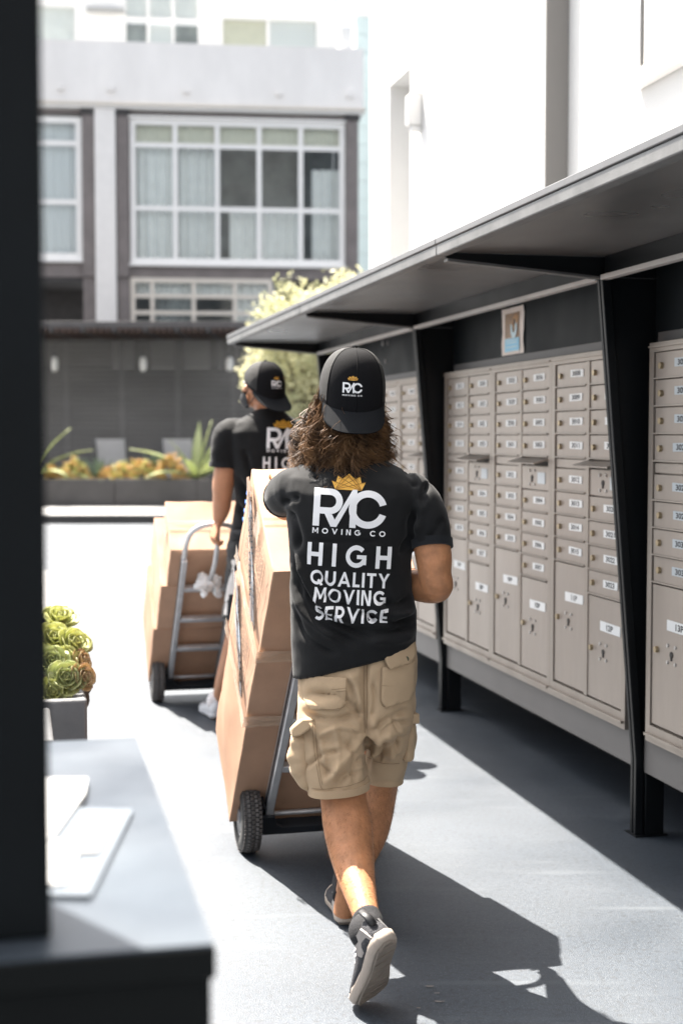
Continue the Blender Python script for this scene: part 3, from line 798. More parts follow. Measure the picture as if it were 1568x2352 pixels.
window(300, 277, 791, 607, wcols, [0, .165, .62, 1], fw=.13,
       curt=[(0, .19, .165, 1, 'curtain', .18, .05), (.21, .39, .165, 1, 'curtain', .30, .05), (.46, .6, .62, 1, 'curtain', .35, .04), (.62, .8, .62, 1, 'curtain', .4, .03), (.86, 1, .3, 1, 'curtain', .35, .04), (0, 1, 0, .15, 'cream_curtain', .12, .01)])
lbox(xx(296), xx(796), zz(277) + .005, zz(271), -.05, .14, 'window_head', 'white_trim'); lbox(xx(296), xx(796), zz(613), zz(607) - .005, -.05, .14, 'window_sill', 'white_trim')
window(60, 277, 190, 600, [0, 1], [0, .17, .60, 1], fw=.14, curt=[(0, 1, 0, 1, 'room_white', .15, .02)])
lbox(xx(40), xx(192), zz(600) - .07, zz(600) - .005, -.05, .14, 'window_sill', 'white_trim')
# brown wall round the windows
zA, zB, zC, zD = zz(258) - .005, zz(271) + .002, zz(613) - .004, zz(640)
lbox(xx(268), XR, zB, zA, -.3, .02, 'wall', 'brown_wall'); lbox(XL, xx(220), zz(270), zA, -.3, .02, 'wall', 'brown_wall')
lbox(xx(268), XR, zD, zC, -.3, .02, 'wall', 'brown_wall'); lbox(XL, xx(220), zD, zz(607) - .01, -.3, .02, 'wall', 'brown_wall')
lbox(xx(792) + .005, XR, zC + .002, zB - .002, -.3, .02, 'wall', 'brown_wall'); lbox(xx(268), xx(300) - .005, zC + .002, zB - .002, -.3, .02, 'wall', 'brown_wall'); lbox(xx(190) + .006, xx(220), zz(605), zz(271), -.3, .02, 'wall', 'brown_wall')
for (p0, p1) in ((191, 219), (269, 297), (793, 821)):
    lbox(xx(p0), xx(p1), zz(640) + .003, zA - .01, .022, .16, 'pilaster', 'brown_pilaster', bevel=.01)
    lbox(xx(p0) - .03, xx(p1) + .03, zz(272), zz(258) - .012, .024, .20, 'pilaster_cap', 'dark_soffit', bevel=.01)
    lbox(xx(p0), xx(p1), -.0, zz(640) - .003, -.3, .10, 'pilaster', 'brown_pilaster', bevel=.01)
lbox(xx(220) + .004, xx(268) - .004, 0, zz(258) - .012, -.3, .24, 'pale_pilaster', 'pale_pilaster', bevel=.01)
# recessed ground storey
window(299, 640, 625, 770, [0, .14, .44, .74, 1.0], [0, .30, .62, 1], framem='cornice', fw=.11, curt=[(0, 1, 0, .29, 'curtain', .2, .03), (.16, .42, .3, 1, 'room_dark', .3, .03), (.75, 1, .3, 1, 'curtain', .3, .03)])
lbox(xx(297) + .11, xx(299) - .004, 0, zz(640) - .01, -.3, .02, 'wall', 'brown_wall')
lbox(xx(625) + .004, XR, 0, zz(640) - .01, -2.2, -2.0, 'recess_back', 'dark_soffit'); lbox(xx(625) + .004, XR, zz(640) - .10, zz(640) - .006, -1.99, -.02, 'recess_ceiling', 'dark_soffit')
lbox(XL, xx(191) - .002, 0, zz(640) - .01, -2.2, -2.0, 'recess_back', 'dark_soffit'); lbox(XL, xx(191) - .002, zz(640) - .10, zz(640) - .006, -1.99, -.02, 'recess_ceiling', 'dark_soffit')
lbox(xx(299), xx(625), 0, zz(775), -.3, .02, 'wall', 'brown_wall')
q_ = bpt(120, 632, -.6); m = MB(); m.ell((q_[0], .6, q_[1]), (.07, .07, .04), None, 10, 6); m.build('ceiling_light', 'glow_lamp', bl_, smooth=True, local=True)
# set-back white top storey
UQ = -1.6
ux = lambda x: bpt(x, 60, UQ)[0]
uz = lambda y: bpt(450, y, UQ)[1]
def upper(x0, x1, z0, z1, q0, q1, nm, mt, par=None): return lbox(x0, x1, z0, z1, q0, q1, nm, mt, par)
UT = uz(-150)
edges = [(LFT, 60), (172, 290), (462, 512), (727, 780)]
for a, b in edges: upper(ux(a), ux(b), zz(245), UT, UQ - .3, UQ, 'upper_wall', 'white_stucco')
upper(ux(60), ux(172), uz(25), UT, UQ - .3, UQ, 'upper_wall', 'white_stucco'); upper(ux(512), ux(727), uz(40), UT, UQ - .3, UQ, 'upper_wall', 'white_stucco'); upper(ux(290), ux(462), uz(-60), UT, UQ - .3, UQ, 'upper_wall', 'white_stucco')
upper(ux(200), ux(287), uz(36), uz(28), UQ + .002, UQ + .15, 'upper_ledge', 'grey_trim')
def upane(x0, y0, x1, y1, mt, frame=True):
    w_ = upper(ux(x0), ux(x1), uz(y1), uz(y0), UQ - .12, UQ - .08, 'window', 'glass')
    upper(ux(x0), ux(x1), uz(y1), uz(y0), UQ - .25, UQ - .18, 'blind', mt, w_)
upane(60, 25, 172, 120, 'curtain'); upane(512, 40, 612, 120, 'cream_curtain'); upane(620, 40, 727, 120, 'room_white')
upper(ux(612) + .004, ux(620) - .004, uz(120), uz(40), UQ - .2, UQ - .02, 'mullion', 'white_trim')
for (c0, c1) in ((290, 337), (343, 395), (401, 455)):
    for (r0, r1) in ((-60, 42), (54, 120)): upane(c0, r0, c1, r1, 'curtain' if r0 < 0 else 'room_white' if c0 == 343 else 'room_dark')
for (c0, c1) in ((337, 343), (395, 401), (455, 462)): upper(ux(c0) + .003, ux(c1) - .003, uz(120), uz(-60), UQ - .15, UQ - .005, 'mullion', 'white_trim')
upper(ux(290), ux(455), uz(54) + .004, uz(42) - .004, UQ - .145, UQ - .01, 'transom', 'white_trim')
# stepped parapet at the right end
lbox(xx(779), xx(806), zz(106) + .004, zz(52), -1.2, .1, 'end_parapet', 'white_stucco')

# pale tiled tower between the two buildings
TP = at_y(834, 1000, 41.0); TP.z = 0
tw = thing('tiled_tower', 'narrow pale green tiled tower beside the white building', 'building', TP, rotz(R(6.3)))
tz0, tz1 = at_y(834, 700, 41).z, at_y(834, 38, 41).z
tx0 = at_y(817, 300, 41).x - TP.x; nC = 15
m = MB(); m.box2((tx0 + .012, .02, 0), (tx0 + 4, 3, tz1)); m.build('core', 'grey_trim', tw, local=True)
ch_ = (tz1 - 0) / 26
for k in range(26):
    for j in range(2):
        m = MB(); m.box2((tx0 + j * .62, -.02, k * ch_ + .008), (tx0 + j * .62 + .61, .018, (k + 1) * ch_ - .004)); m.build('tile', 'teal_tile', tw, local=True)
m = MB(); m.box2((tx0 - .02, -.04, tz1 + .003), (tx0 + 4, 3, tz1 + .10)); m.build('coping', 'white_trim', tw, local=True)

# ------------------------------------------------------------------ courtyard: platform, planter, screen, pergola
m = MB(); m.box2((-16, 24.15, 0.002), (-1.2, 33.0, .135)); pf = struct(m.build('platform', 'planter_dark', bevel=.01))
m = MB(); m.box2((-16, 24.12, .1385), (-1.2, 27.0, .152)); m.build('paving', 'ledge_grey', pf)
PX0, PX1 = at_y(60, 1100, 27).x - 3, at_y(640, 1100, 27).x
lp = thing('long_planter', 'long dark planter trough full of agaves before the slatted screen', 'planter', ((PX0 + PX1) / 2, 27, .137))
zt_ = at_y(300, 1100, 27).z
nseg = 5
for k in range(nseg):
    a = PX0 + (PX1 - PX0) * k / nseg + .004; b = PX0 + (PX1 - PX0) * (k + 1) / nseg - .004
    m = MB(); m.box2((a, 27.02, .14), (b, 27.06, zt_)); m.build('panel', 'planter_dark', lp, bevel=.006)
m = MB(); m.box2((PX0, 28.05, .14), (PX1, 28.1, zt_)); m.build('back_panel', 'planter_dark', lp)
m = MB(); m.box2((PX0 - .05, 27.02, .14), (PX0 - .002, 28.1, zt_)); m.build('end_panel', 'planter_dark', lp)
m = MB(); m.box2((PX1 + .002, 27.02, .14), (PX1 + .05, 28.1, zt_)); m.build('end_panel', 'planter_dark', lp)
m = MB(); m.box2((PX0, 27.065, .14), (PX1, 28.045, zt_ - .07)); m.build('soil', 'soil', lp)

SY = 31.0
sx0, sx1 = at_y(20, 900, SY).x - 3.0, at_y(600, 900, SY).x
scn = thing('slatted_screen', 'tall dark screen of horizontal slats behind the lounge chairs', 'screen', ((sx0 + sx1) / 2, SY, .137))
zs0 = .16; zs1 = at_y(300, 762, SY).z; zg = at_y(300, 848, SY).z
z = zs0; sp = .105
while z < zs1 - .05:
    gap = .040 if z < zg else .030
    for j in range(2):
        xa_ = sx0 + (sx1 - sx0) * j / 2 + .003; xb_ = sx0 + (sx1 - sx0) * (j + 1) / 2 - .003
        m = MB(); m.box2((xa_, SY - .02, z), (xb_, SY + .01 + .006 * math.sin(z * 40 + j), z + sp - gap)); m.build('slat', 'screen_slat', scn)
    z += sp
nb = 7
for k in range(nb):
    x = sx0 + (sx1 - sx0) * (k + .5) / nb; m = MB(); m.box2((x - .05, SY + .02, .14), (x + .05, SY + .10, zs1)); m.build('post', 'pergola', scn)
m = MB(); m.box2((sx0, SY + .16, .14), (sx1, SY + .19, zs1)); m.build('backing', 'backing_dark', scn)  # black sheet puts shade into the gaps between the slats
for (a, b) in ((258, 306), (345, 412), (420, 480), (498, 512), (520, 545)):
    za_, zb_ = at_y(a, 846, SY).z, at_y(a, 772, SY).z
    m = MB(); m.box2((at_y(a, 800, SY).x, SY + .115, za_), (at_y(b, 800, SY).x, SY + .15, zb_)); m.build('slit_light_board', 'board_pale', scn)  # added pale boards stand in for daylight showing through the upper gaps

PY = 28.6
pzt, pzb = at_y(300, 738, PY).z, at_y(300, 754, PY).z
pg = thing('pergola', 'dark flat pergola roof over the courtyard seats', 'pergola', ((sx0 + sx1) / 2, PY, .137))
pgx1 = at_y(572, 745, PY).x
m = MB(); m.box2((sx0, PY, pzb), (pgx1, PY + .12, pzt)); m.build('front_beam', 'pergola', pg, bevel=.006)
m = MB(); m.box2((sx0, SY + .25, pzb), (pgx1, SY + .37, pzt)); m.build('rear_beam', 'pergola', pg)
x = sx0 + .05
i = 0
while x < pgx1 - .05:
    m = MB(); m.box2((x, PY - .18, pzb - .085), (x + .045, SY + .5, pzb - .004)); m.build('rafter', 'rafter' if i % 5 else 'pergola', pg); x += .125; i += 1
m = MB(); m.box2((sx0, PY + .13, pzt - .05), (pgx1, SY + .24, pzt - .02)); m.build('roof_sheet', 'pergola', pg)
for xx_ in (sx0 + .1, (sx0 + pgx1) / 2 - 1.9, pgx1 - .12):
    m = MB(); m.box2((xx_ - .06, SY + .26, .14), (xx_ + .06, SY + .36, pzb - .09)); m.build('post', 'pergola', pg)

for i, (x, y, lb) in enumerate([(126, 838, 'jar lamp hanging nearest the black post at the left'), (329, 838, 'middle jar lamp hanging before the slatted screen'), (527, 838, 'jar lamp hanging before the screen beside the yellow tree')]):
    YL = 29.8; c = at_y(x, y, YL)
    l = thing('hanging_lamp', lb, 'lamp', (c.x, YL, c.z), group='jar lamps hung along the screen')
    prof = [(.04, .17), (.05, .14), (.072, .11), (.078, .0), (.07, -.10), (.03, -.14)]
    m = MB(); m.loft([ring((c.x, YL, c.z + h), (1, 0, 0), (0, 1, 0), r, r, 14) for r, h in prof]); m.build('glass_jar', 'lamp_glass', l, smooth=True)
    m = MB(); m.tube([(c.x, YL, c.z + .165), (c.x, YL, c.z + .21)], .045, 12); m.build('cap', 'lamp_metal', l)
    m = MB(); m.tube([(c.x, YL, c.z + .21), (c.x, YL, pzb - .09)], .008, 6); m.build('cord', 'lamp_metal', l)

# lounge chairs, sling backs towards us
def lounge(x0, x1, ytop, lb):
    YC = 29.2; a = at_y(x0, ytop, YC); b = at_y(x1, ytop, YC); zt = a.z; xa_, xb_ = a.x, b.x
    t = thing('lounge_chair', lb, 'chair', ((xa_ + xb_) / 2, YC + .3, .137), group='lounge chairs behind the planter')
    n = 8; vs = []
    for k in range(n + 1):
        f = k / n; zc = zt - (zt - .52) * f; yc = YC + .42 * f + .03 * math.sin(f * 3.1); vs += [(xa_, yc, zc), (xb_, yc, zc), (xa_, yc + .012, zc), (xb_, yc + .012, zc)]
    m = MB(); fs = []
    for k in range(n): o = 4 * k; fs += [(o, o + 1, o + 5, o + 4), (o + 2, o + 6, o + 7, o + 3), (o, o + 4, o + 6, o + 2), (o + 1, o + 3, o + 7, o + 5)]
    m.add(vs, fs + [(0, 2, 3, 1), (4 * n, 4 * n + 1, 4 * n + 3, 4 * n + 2)]); m.build('backrest', 'lounge_grey', t, smooth=True, sharp=40)
    m = MB(); m.box2((xa_, YC + .46, .50), (xb_, YC + 1.15, .515)); m.build('seat', 'lounge_grey', t)
    for x in (xa_ - .02, xb_ + .02):
        m = MB(); m.tube([(x, YC - .01, zt + .01), (x, YC + .22, (zt + .5) / 2), (x, YC + .44, .50), (x, YC + 1.16, .50)], .016, 8); m.build('frame_rail', 'lamp_metal', t, smooth=True)
        m = MB(); m.tube([(x, YC + .40, .50), (x, YC + .35, .15)], .016, 8); m.build('leg', 'lamp_metal', t, smooth=True)
        m = MB(); m.tube([(x, YC + 1.08, .50), (x, YC + 1.12, .15)], .016, 8); m.build('leg', 'lamp_metal', t, smooth=True)
lounge(220, 286, 1009, 'grey sling lounge chair behind the spiky agave at the left')
lounge(374, 441, 1009, 'grey sling lounge chair behind the tall pale agave')

# ------------------------------------------------------------------ plants
def blade(L, w, bend, rise, thick=.012, n=9):
    """one leaf: starts at the origin, runs out along +x and rises; bend pulls the tip down"""
    pts = []; ang = rise; x = z = 0
    for k in range(n + 1):
        f = k / n; pts.append((x, z, w * (.75 + .6 * math.sin(min(1, f * 1.6) * math.pi / 2)) * (1 - f ** 2.2) * .62 + .002, ang))
        x += L / n * math.cos(ang); z += L / n * math.sin(ang); ang -= bend / n
    m = MB(); rings = []
    for x, z, hw, a in pts:
        nx, nz = -math.sin(a), math.cos(a)
        rings.append([(x + nx * hw * .35, -hw, z + nz * hw * .35), (x, -hw * .5, z), (x - nx * thick * .2, 0, z - nz * thick * .2), (x, hw * .5, z), (x + nx * hw * .35, hw, z + nz * hw * .35), (x + nx * (thick + hw * .12), hw * .4, z + nz * (thick + hw * .12)), (x + nx * thick, 0, z + nz * thick), (x + nx * (thick + hw * .12), -hw * .4, z + nz * (thick + hw * .12))])
    m.loft(rings); return m.mesh('leaf', True)
def agave(c, L, w, n, lb, mt, seed, bends=(.2, 1.0), rises=(.55, 1.45), spec=None):
    r_ = random.Random(seed); t = thing('agave', lb, 'agave', c, group='agaves in the long planter')
    vs_ = [blade(L * (.8 + .25 * k / 3), w, bends[0] + (bends[1] - bends[0]) * k / 3, rises[1] - (rises[1] - rises[0]) * k / 3) for k in range(4)]
    for v in vs_: v.materials.append(MATS[mt])
    lst = spec or [(r_.uniform(0, 6.28), r_.choice(range(4)), r_.uniform(.75, 1.05)) for _ in range(n)]
    for a, k, s in lst:
        o = link('leaf', vs_[k], None, t, True); o.rotation_euler = (r_.uniform(-.12, .12), r_.uniform(-.1, .1), a); o.scale = (s, s, s); o.location = (.03 * math.cos(a), .03 * math.sin(a), 0)
    return t
pz = zt_ - .06
P_ = lambda x: (at_y(x, 1090, 27.5).x, 27.5, pz)
agave(P_(452), 1.5, .17, 0, 'large pale green agave with long upright leaves at the planter end', 'agave', 3,
      spec=[(1.2, 0, 1.0), (.15, 0, 1.0), (-.2, 1, .9), (3.4, 2, 1.0), (3.0, 3, 1.1), (2.9, 1, .75), (-.6, 2, .9), (.1, 3, .95), (4.6, 2, .7), (3.9, 3, .8), (5.4, 3, .75), (2.2, 2, .8), (.9, 2, .8)])
agave(P_(62), 1.5, .17, 0, 'large pale green agave half hidden by the black post', 'agave', 5,
      spec=[(.1, 1, 1.0), (.0, 2, 1.0), (-.3, 3, .9), (3.1, 1, .9), (3.4, 2, 1), (1.4, 0, .9), (4.5, 2, .7), (5.6, 3, .8), (2.4, 2, .8)])
agave(P_(226), .60, .075, 40, 'dense spiky blue-green agave before the left lounge chair', 'agave_blue', 8, bends=(0, .5), rises=(.25, 1.45))
agave((P_(358)[0], 27.75, pz + .14), .52, .065, 34, 'small spiky agave with dark tips between the two chairs', 'agave_blue', 9, bends=(0, .4), rises=(.3, 1.4))
agave((P_(128)[0], 27.85, pz), .5, .06, 18, 'low blue-green agave at the left end of the planter', 'agave_blue', 12, bends=(.1, .7), rises=(.3, 1.3))
def clump(c, rx, rz, n, lb, mts, seed):
    r_ = random.Random(seed); t = thing('yellow_succulent', lb, 'succulent', c, group='yellow succulents in the long planter')
    for q, mt in enumerate(mts):
        m = MB()
        for k in range(n // len(mts)):
            a = r_.uniform(0, 6.28); rr = rx * math.sqrt(r_.random()); h = rz * (1 - (rr / rx) ** 2) * r_.uniform(.7, 1.05) + .03
            b = Vector((rr * math.cos(a), rr * .7 * math.sin(a), h)); d = Vector((math.cos(a) * rr / rx + r_.uniform(-.3, .3), math.sin(a) * rr / rx * .7 + r_.uniform(-.3, .3), 1.0)).normalized()
            for j in range(4):
                t0 = d + Vector((r_.uniform(-.6, .6), r_.uniform(-.6, .6), r_.uniform(-.3, .4))); p = b - d * .06
                m.tube([p, p + t0 * .05, p + t0 * .09], [.014, .017, .004], 5)
        m.build('foliage', mt, t, smooth=True, local=True)
for i, (x, rx, rz, lb, mts) in enumerate([(118, .22, .26, 'small orange succulent mound beside the black post', ('euphorbia',)), (172, .32, .42, 'orange and yellow succulent mound left of the spiky agave', ('euphorbia', 'euphorbia_green')), (282, .32, .34, 'yellow succulent mound right of the spiky agave', ('euphorbia', 'euphorbia_green')), (322, .34, .40, 'lime yellow succulent mound between the two lounge chairs', ('euphorbia_green', 'euphorbia')), (392, .34, .50, 'rounded orange succulent mound left of the tall agave', ('euphorbia',)), (250, .2, .25, 'low orange succulent mound at the foot of the spiky agave', ('euphorbia',))]):
    clump((at_y(x, 1090, 27.3).x, 27.32, zt_ - .075), rx, rz, 130, lb, mts, i)

# tree behind the shelter's far end
TR = Vector((at_y(690, 900, 17).x, 17.0, 0))
tree = thing('yellow_tree', 'bushy yellow-green tree behind the far end of the shelter', 'tree', TR)
rnd = random.Random(4)
m = MB(); m.limb([(TR.x, TR.y, -.01, .09), (TR.x + .05, TR.y, .8, .075), (TR.x - .02, TR.y + .05, 1.5, .06)], 12)
m.build('trunk', 'bark', tree, smooth=True)
cl = []
for (x, y, r) in [(640, 700, .34), (600, 735, .30), (585, 800, .25), (575, 850, .30), (690, 720, .32), (760, 670, .30), (800, 655, .2), (720, 690, .25), (610, 880, .38), (660, 850, .5), (700, 900, .42), (650, 920, .34), (600, 930, .22), (720, 830, .4), (690, 780, .5), (640, 780, .42), (740, 760, .4), (690, 950, .3), (770, 720, .3), (585, 770, .22)]:
    p = at_y(x + 30, y + 6, 17 + rnd.uniform(-.45, .5)); cl.append((p, r))
    q = MB(); q.limb([(TR.x, TR.y, 1.3, .045), ((TR.x + p.x) / 2 + .08, (TR.y + p.y) / 2, (1.4 + p.z) / 2, .028), (p.x, p.y, p.z, .01)], 7, 4); q.build('branch', 'bark', tree, smooth=True)
m = MB(); rn = np.random.default_rng(3)
for p, r in cl:
    for k in range(int(850 * (r / .4) ** 2)):
        d = rn.normal(size=3); d /= np.linalg.norm(d); rr = r * (.45 + .6 * rn.random() ** .6)
        lump = 1 + .28 * math.sin(5 * d[0] + 7 * d[2] + r * 30) * math.cos(6 * d[1] + 3)
        c = Vector(p) + Vector(d * rr * lump); a = Vector(rn.normal(size=3)).normalized(); b = a.cross(Vector(rn.normal(size=3))).normalized()
        s = .020 + .024 * rn.random()
        m.add([c - a * s, c + b * s * .45, c + a * s, c - b * s * .45], [(0, 1, 2, 3)])
crn = bpy.data.meshes.new('crown'); crn.from_pydata(m.v, [], m.f); crn.update(); stuff(link('crown', crn, 'tree_leaf', tree))

# stone planters at the left with succulents
def trough(nm, lb, x1, y0, y1, zt, wd):
    """open stone trough, right side at x1 (near end), running away along the shelter direction"""
    A = Vector((x1, y0, 0)); L = y1 - y0
    t = thing(nm, lb, 'planter', A, rotz(SA))
    o = .04; m = MB()
    def r4(i, z): return [(-wd + i, i, z), (-i, i, z), (-i, L - i, z), (-wd + i, L - i, z)]
    m.loft([r4(.03, .003), r4(0, zt * .5), r4(0, zt), r4(.045, zt), r4(.05, zt - .10)], cap=False); m.f.append((0, 1, 2, 3)); n0 = 16; m.f.append((16, 17, 18, 19))
    m.build('trough', 'stone_planter', t, local=True, bevel=.012, seg=3)
    m = MB(); m.box2((-wd + .06, .06, zt - .095), (-.06, L - .06, zt - .06)); m.build('soil', 'soil', t, local=True)
    return t
cA = at_z(201, 1606, .55); trough('stone_planter', 'grey stone planter overflowing with green rosette succulents', cA.x, cA.y, cA.y + 1.0, .55, .75)
cB = at_z(184, 1622, .60); trough('stone_planter', 'empty grey stone planter just beyond the black cabinet', cB.x + .02, cB.y - .52, cB.y, .60, .6)
cC = at_z(134, 1406, .50); bt = thing('low_bench', 'low pale bench top with a dark edge beyond the succulents', 'bench', (cC.x, cC.y, 0), rotz(SA))
m = MB(); m.box2((-.7, 0, .47), (0, 2.6, .50)); m.build('top', 'ledge_grey', bt, local=True, bevel=.004)
m = MB(); m.box2((-.68, .02, .44), (-.02, 2.58, .468)); m.build('edge', 'steel_dark', bt, local=True)
for yy in (.15, 2.45):
    m = MB(); m.box2((-.62, yy - .04, .002), (-.08, yy + .04, .438)); m.build('leg', 'steel_dark', bt, local=True)

def fleshy(L, w):
    rings = []; n = 8
    for k in range(n + 1):
        f = k / n; x = L * f; hw = w * (.30 + .70 * math.sin(min(1, f * 1.25) * math.pi / 2) ** 1.3) * math.sqrt(max(0, 1 - (max(0, f - .62) / .385) ** 2)) + .0008; z = L * (.28 * f * f)
        th = w * .16 * (1 - f * .6)
        rings.append([(x, -hw, z + hw * .30), (x, -hw * .5, z + hw * .08), (x, 0, z), (x, hw * .5, z + hw * .08), (x, hw, z + hw * .30), (x, hw * .5, z + th + hw * .06), (x, 0, z + th), (x, -hw * .5, z + th + hw * .06)])
    m = MB(); m.loft(rings); return m.mesh('leaf', True)
def rosette(c, tilt, size, lb, mt, seed, n=22):
    r_ = random.Random(seed)
    q = Vector(tilt).normalized().to_track_quat('Z', 'Y').to_matrix()
    t = thing('rosette_succulent', lb, 'succulent', c, q, 'rosette succulents in the stone planter')
    me = fleshy(size, size * .52); me.materials.append(MATS[mt])
    for k in range(n):
        f = k / (n - 1); a = k * 2.39996; rise = R(8 + 68 * f) + r_.uniform(-.08, .08); s = 1.05 - .62 * f
        o = link('leaf', me, None, t, True); o.rotation_euler = (0, -rise, a); o.scale = (s, s, s); o.location = (0, 0, -.02 + .02 * f)
ros = [((136, 1428, 5.45), .085, 'pale lime rosette at the top of the planter mound', 'succulent', (.2, -.5, .8)), ((122, 1472, 5.35), .085, 'lime rosette below the topmost one, against the black post', 'succulent', (.3, -.7, .6)),
       ((166, 1484, 5.35), .085, 'open lime rosette on the right shoulder of the mound', 'succulent', (.6, -.5, .6)), ((146, 1520, 5.28), .075, 'lime rosette in the middle of the planter mound', 'succulent', (.3, -.8, .5)),
       ((186, 1520, 5.30), .06, 'small reddish rosette at the right rim of the mound', 'succulent_red', (.9, -.3, .4)), ((120, 1520, 5.25), .075, 'greyish rosette hanging beside the black post', 'succulent_grey', (.1, -.9, .4)),
       ((150, 1562, 5.18), .085, 'large grey-green rosette low on the planter front', 'succulent_grey', (.3, -.85, .5)), ((188, 1556, 5.20), .065, 'red-tipped rosette spilling over the planter corner', 'succulent_red', (.8, -.6, .3)),
       ((124, 1592, 5.15), .075, 'lowest green rosette at the planter rim', 'succulent', (.1, -.9, .4))]
for i, ((x, y, Y), s, lb, mt, tl) in enumerate(ros): rosette(at_y(x, y, Y), tl, s * .98, lb, mt, i)
# the mound that carries the rosettes
m = MB(); q = at_y(120, 1540, 5.55); m.ell((q.x - .12, 5.58, .50), (.26, .36, .24), None, 24, 14)
mo = remesh(m, .02, 2); noise_disp(mo, 18, .03); so = link('succulent_mound', mo, 'soil', None); tag(so, 'mound of dark soil and stems under the rosette succulents', 'soil')

# ================================================================== FOREGROUND CABINET, POST, PAPERS
DZ = 1.0
d0 = at_z(497, 2168, DZ); d1 = at_z(315, 1694, DZ)
CM = rotz(math.atan2(-(d1.x - d0.x), d1.y - d0.y)); CL = (d1 - d0).length
cb = thing('black_cabinet', 'black cabinet with a dull grey top in the near left corner', 'cabinet', (d0.x, d0.y, 0), CM)
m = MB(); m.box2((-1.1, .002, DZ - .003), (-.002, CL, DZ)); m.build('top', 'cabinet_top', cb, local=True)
m = MB(); m.box2((-1.1, 0, DZ - .036), (0, CL - .002, DZ - .0035)); m.build('top_edge', 'cabinet_black', cb, local=True, bevel=.003)
m = MB(); m.box2((-1.1, .012, .003), (-.004, CL - .01, DZ - .037)); m.build('carcass', 'cabinet_black', cb, local=True)
m = MB(); m.box2((-1.09, .004, .08), (-.012, .0105, DZ - .10)); m.build('front_panel', 'cabinet_black', cb, local=True, bevel=.002)
pe = at_z(118, 2158, DZ)
pl = CM.inverted() @ (Vector((pe.x, pe.y, 0)) - Vector((d0.x, d0.y, 0)))
m = MB(); m.box2((pl.x - .30, pl.y, DZ + .002), (pl.x, pl.y + .12, 3.4)); m.xf(Matrix.Translation((d0.x, d0.y, 0)) @ CM.to_4x4())
tag(m.build('black_post', 'post_black', bevel=.003), 'tall black post standing on the cabinet at the left edge', 'post')
def sheet(pts, z0, z1, nm, mt, par=None):
    m = MB(); q = [at_z(x, y, z0) for x, y in pts]
    m.prism([(p.x, p.y) for p in q], lambda x, y, d: (x, y, d), z0, z1); return m.build(nm, mt, par)
mg = sheet([(60, 2062), (208, 2064), (306, 1866), (172, 1861)], DZ + .002, DZ + .006, 'clipboard', 'clip_pale')
tag(mg, 'pale clipboard lying on the cabinet under a white sheet', 'clipboard')
o = sheet([(60, 2040), (152, 2030), (192, 1935), (100, 1930)], DZ + .0085, DZ + .010, 'sheet', 'paper', mg)
o = sheet([(175, 1960), (226, 1958), (255, 1896), (208, 1893)], DZ + .0085, DZ + .010, 'printed_patch', 'ledge_grey', mg)
en = sheet([(40, 1960), (118, 1945), (196, 1838), (202, 1802), (60, 1802)], DZ + .002, DZ + .012, 'envelope', 'paper')
tag(en, 'white envelope farther back on the cabinet by the post', 'envelope')

# ================================================================== HAND TRUCKS AND CARTONS
def truck_frame(A, phi, th):
    w = Vector((math.cos(phi), math.sin(phi), 0)); h = Vector((-math.sin(phi), math.cos(phi), 0)); zv = Vector((0, 0, 1))
    a = -h * math.sin(th) + zv * math.cos(th); b = h * math.cos(th) + zv * math.sin(th)
    return basis(w, b, a)
WR, WT2, HT = .132, .068, .205
def wheel_parts(x, side, par):
    # tyre: profile swept round the axle
    prof = [(-.034, .074), (-.036, .10), (-.033, .120), (-.022, .1285), (0, .1305), (.022, .1285), (.033, .120), (.036, .10), (.034, .074)]
    n = 56; vs = []; fs = []; k = len(prof)
    for i in range(n):
        t = 2 * math.pi * i / n
        vs += [(x + px, r * math.cos(t), r * math.sin(t)) for px, r in prof]
    for i in range(n):
        for j in range(k): fs.append((i * k + j, ((i + 1) % n) * k + j, ((i + 1) % n) * k + (j + 1) % k, i * k + (j + 1) % k))
    m = MB(); m.add(vs, fs); ty = m.build('tyre', 'rubber', par, smooth=True, local=True)
    m = MB(); nb = 50
    for i in range(nb):
        for j, px in enumerate((-.0265, -.014, 0, .014, .0265)):
            t = 2 * math.pi * (i + .5 * (j % 2)) / nb; r = (.1272, .1305, .1318, .1305, .1272)[j]
            M = Matrix.Rotation(t, 3, 'X') @ Matrix.Rotation((.35 if j % 2 else -.35), 3, 'Z')
            c = Matrix.Rotation(t, 3, 'X') @ Vector((0, r, 0)); m.box((x + px, c.y, c.z), (.0105, .0045, .0115), M)
    stuff(m.build('tread', 'rubber_worn', ty, local=True))
    m = MB(); s = side
    hub = [(.030, .073), (.026, .055), (.018, .05), (.022, .028), (.034, .025), (.036, .0)]
    rings = [[(x + s * px, r * math.cos(2 * math.pi * i / 32), r * math.sin(2 * math.pi * i / 32)) for i in range(32)] for px, r in hub[:-1]]
    m.loft(rings, cap=False); m.f.append(tuple(range(4 * 32, 5 * 32))); m.build('rim', 'hub', ty, smooth=True, sharp=50, local=True)
    m = MB(); m.tube([(x - .030, 0, 0), (x + .030, 0, 0)], .06, 24); m.build('hub_core', 'steel_dark', ty, local=True)
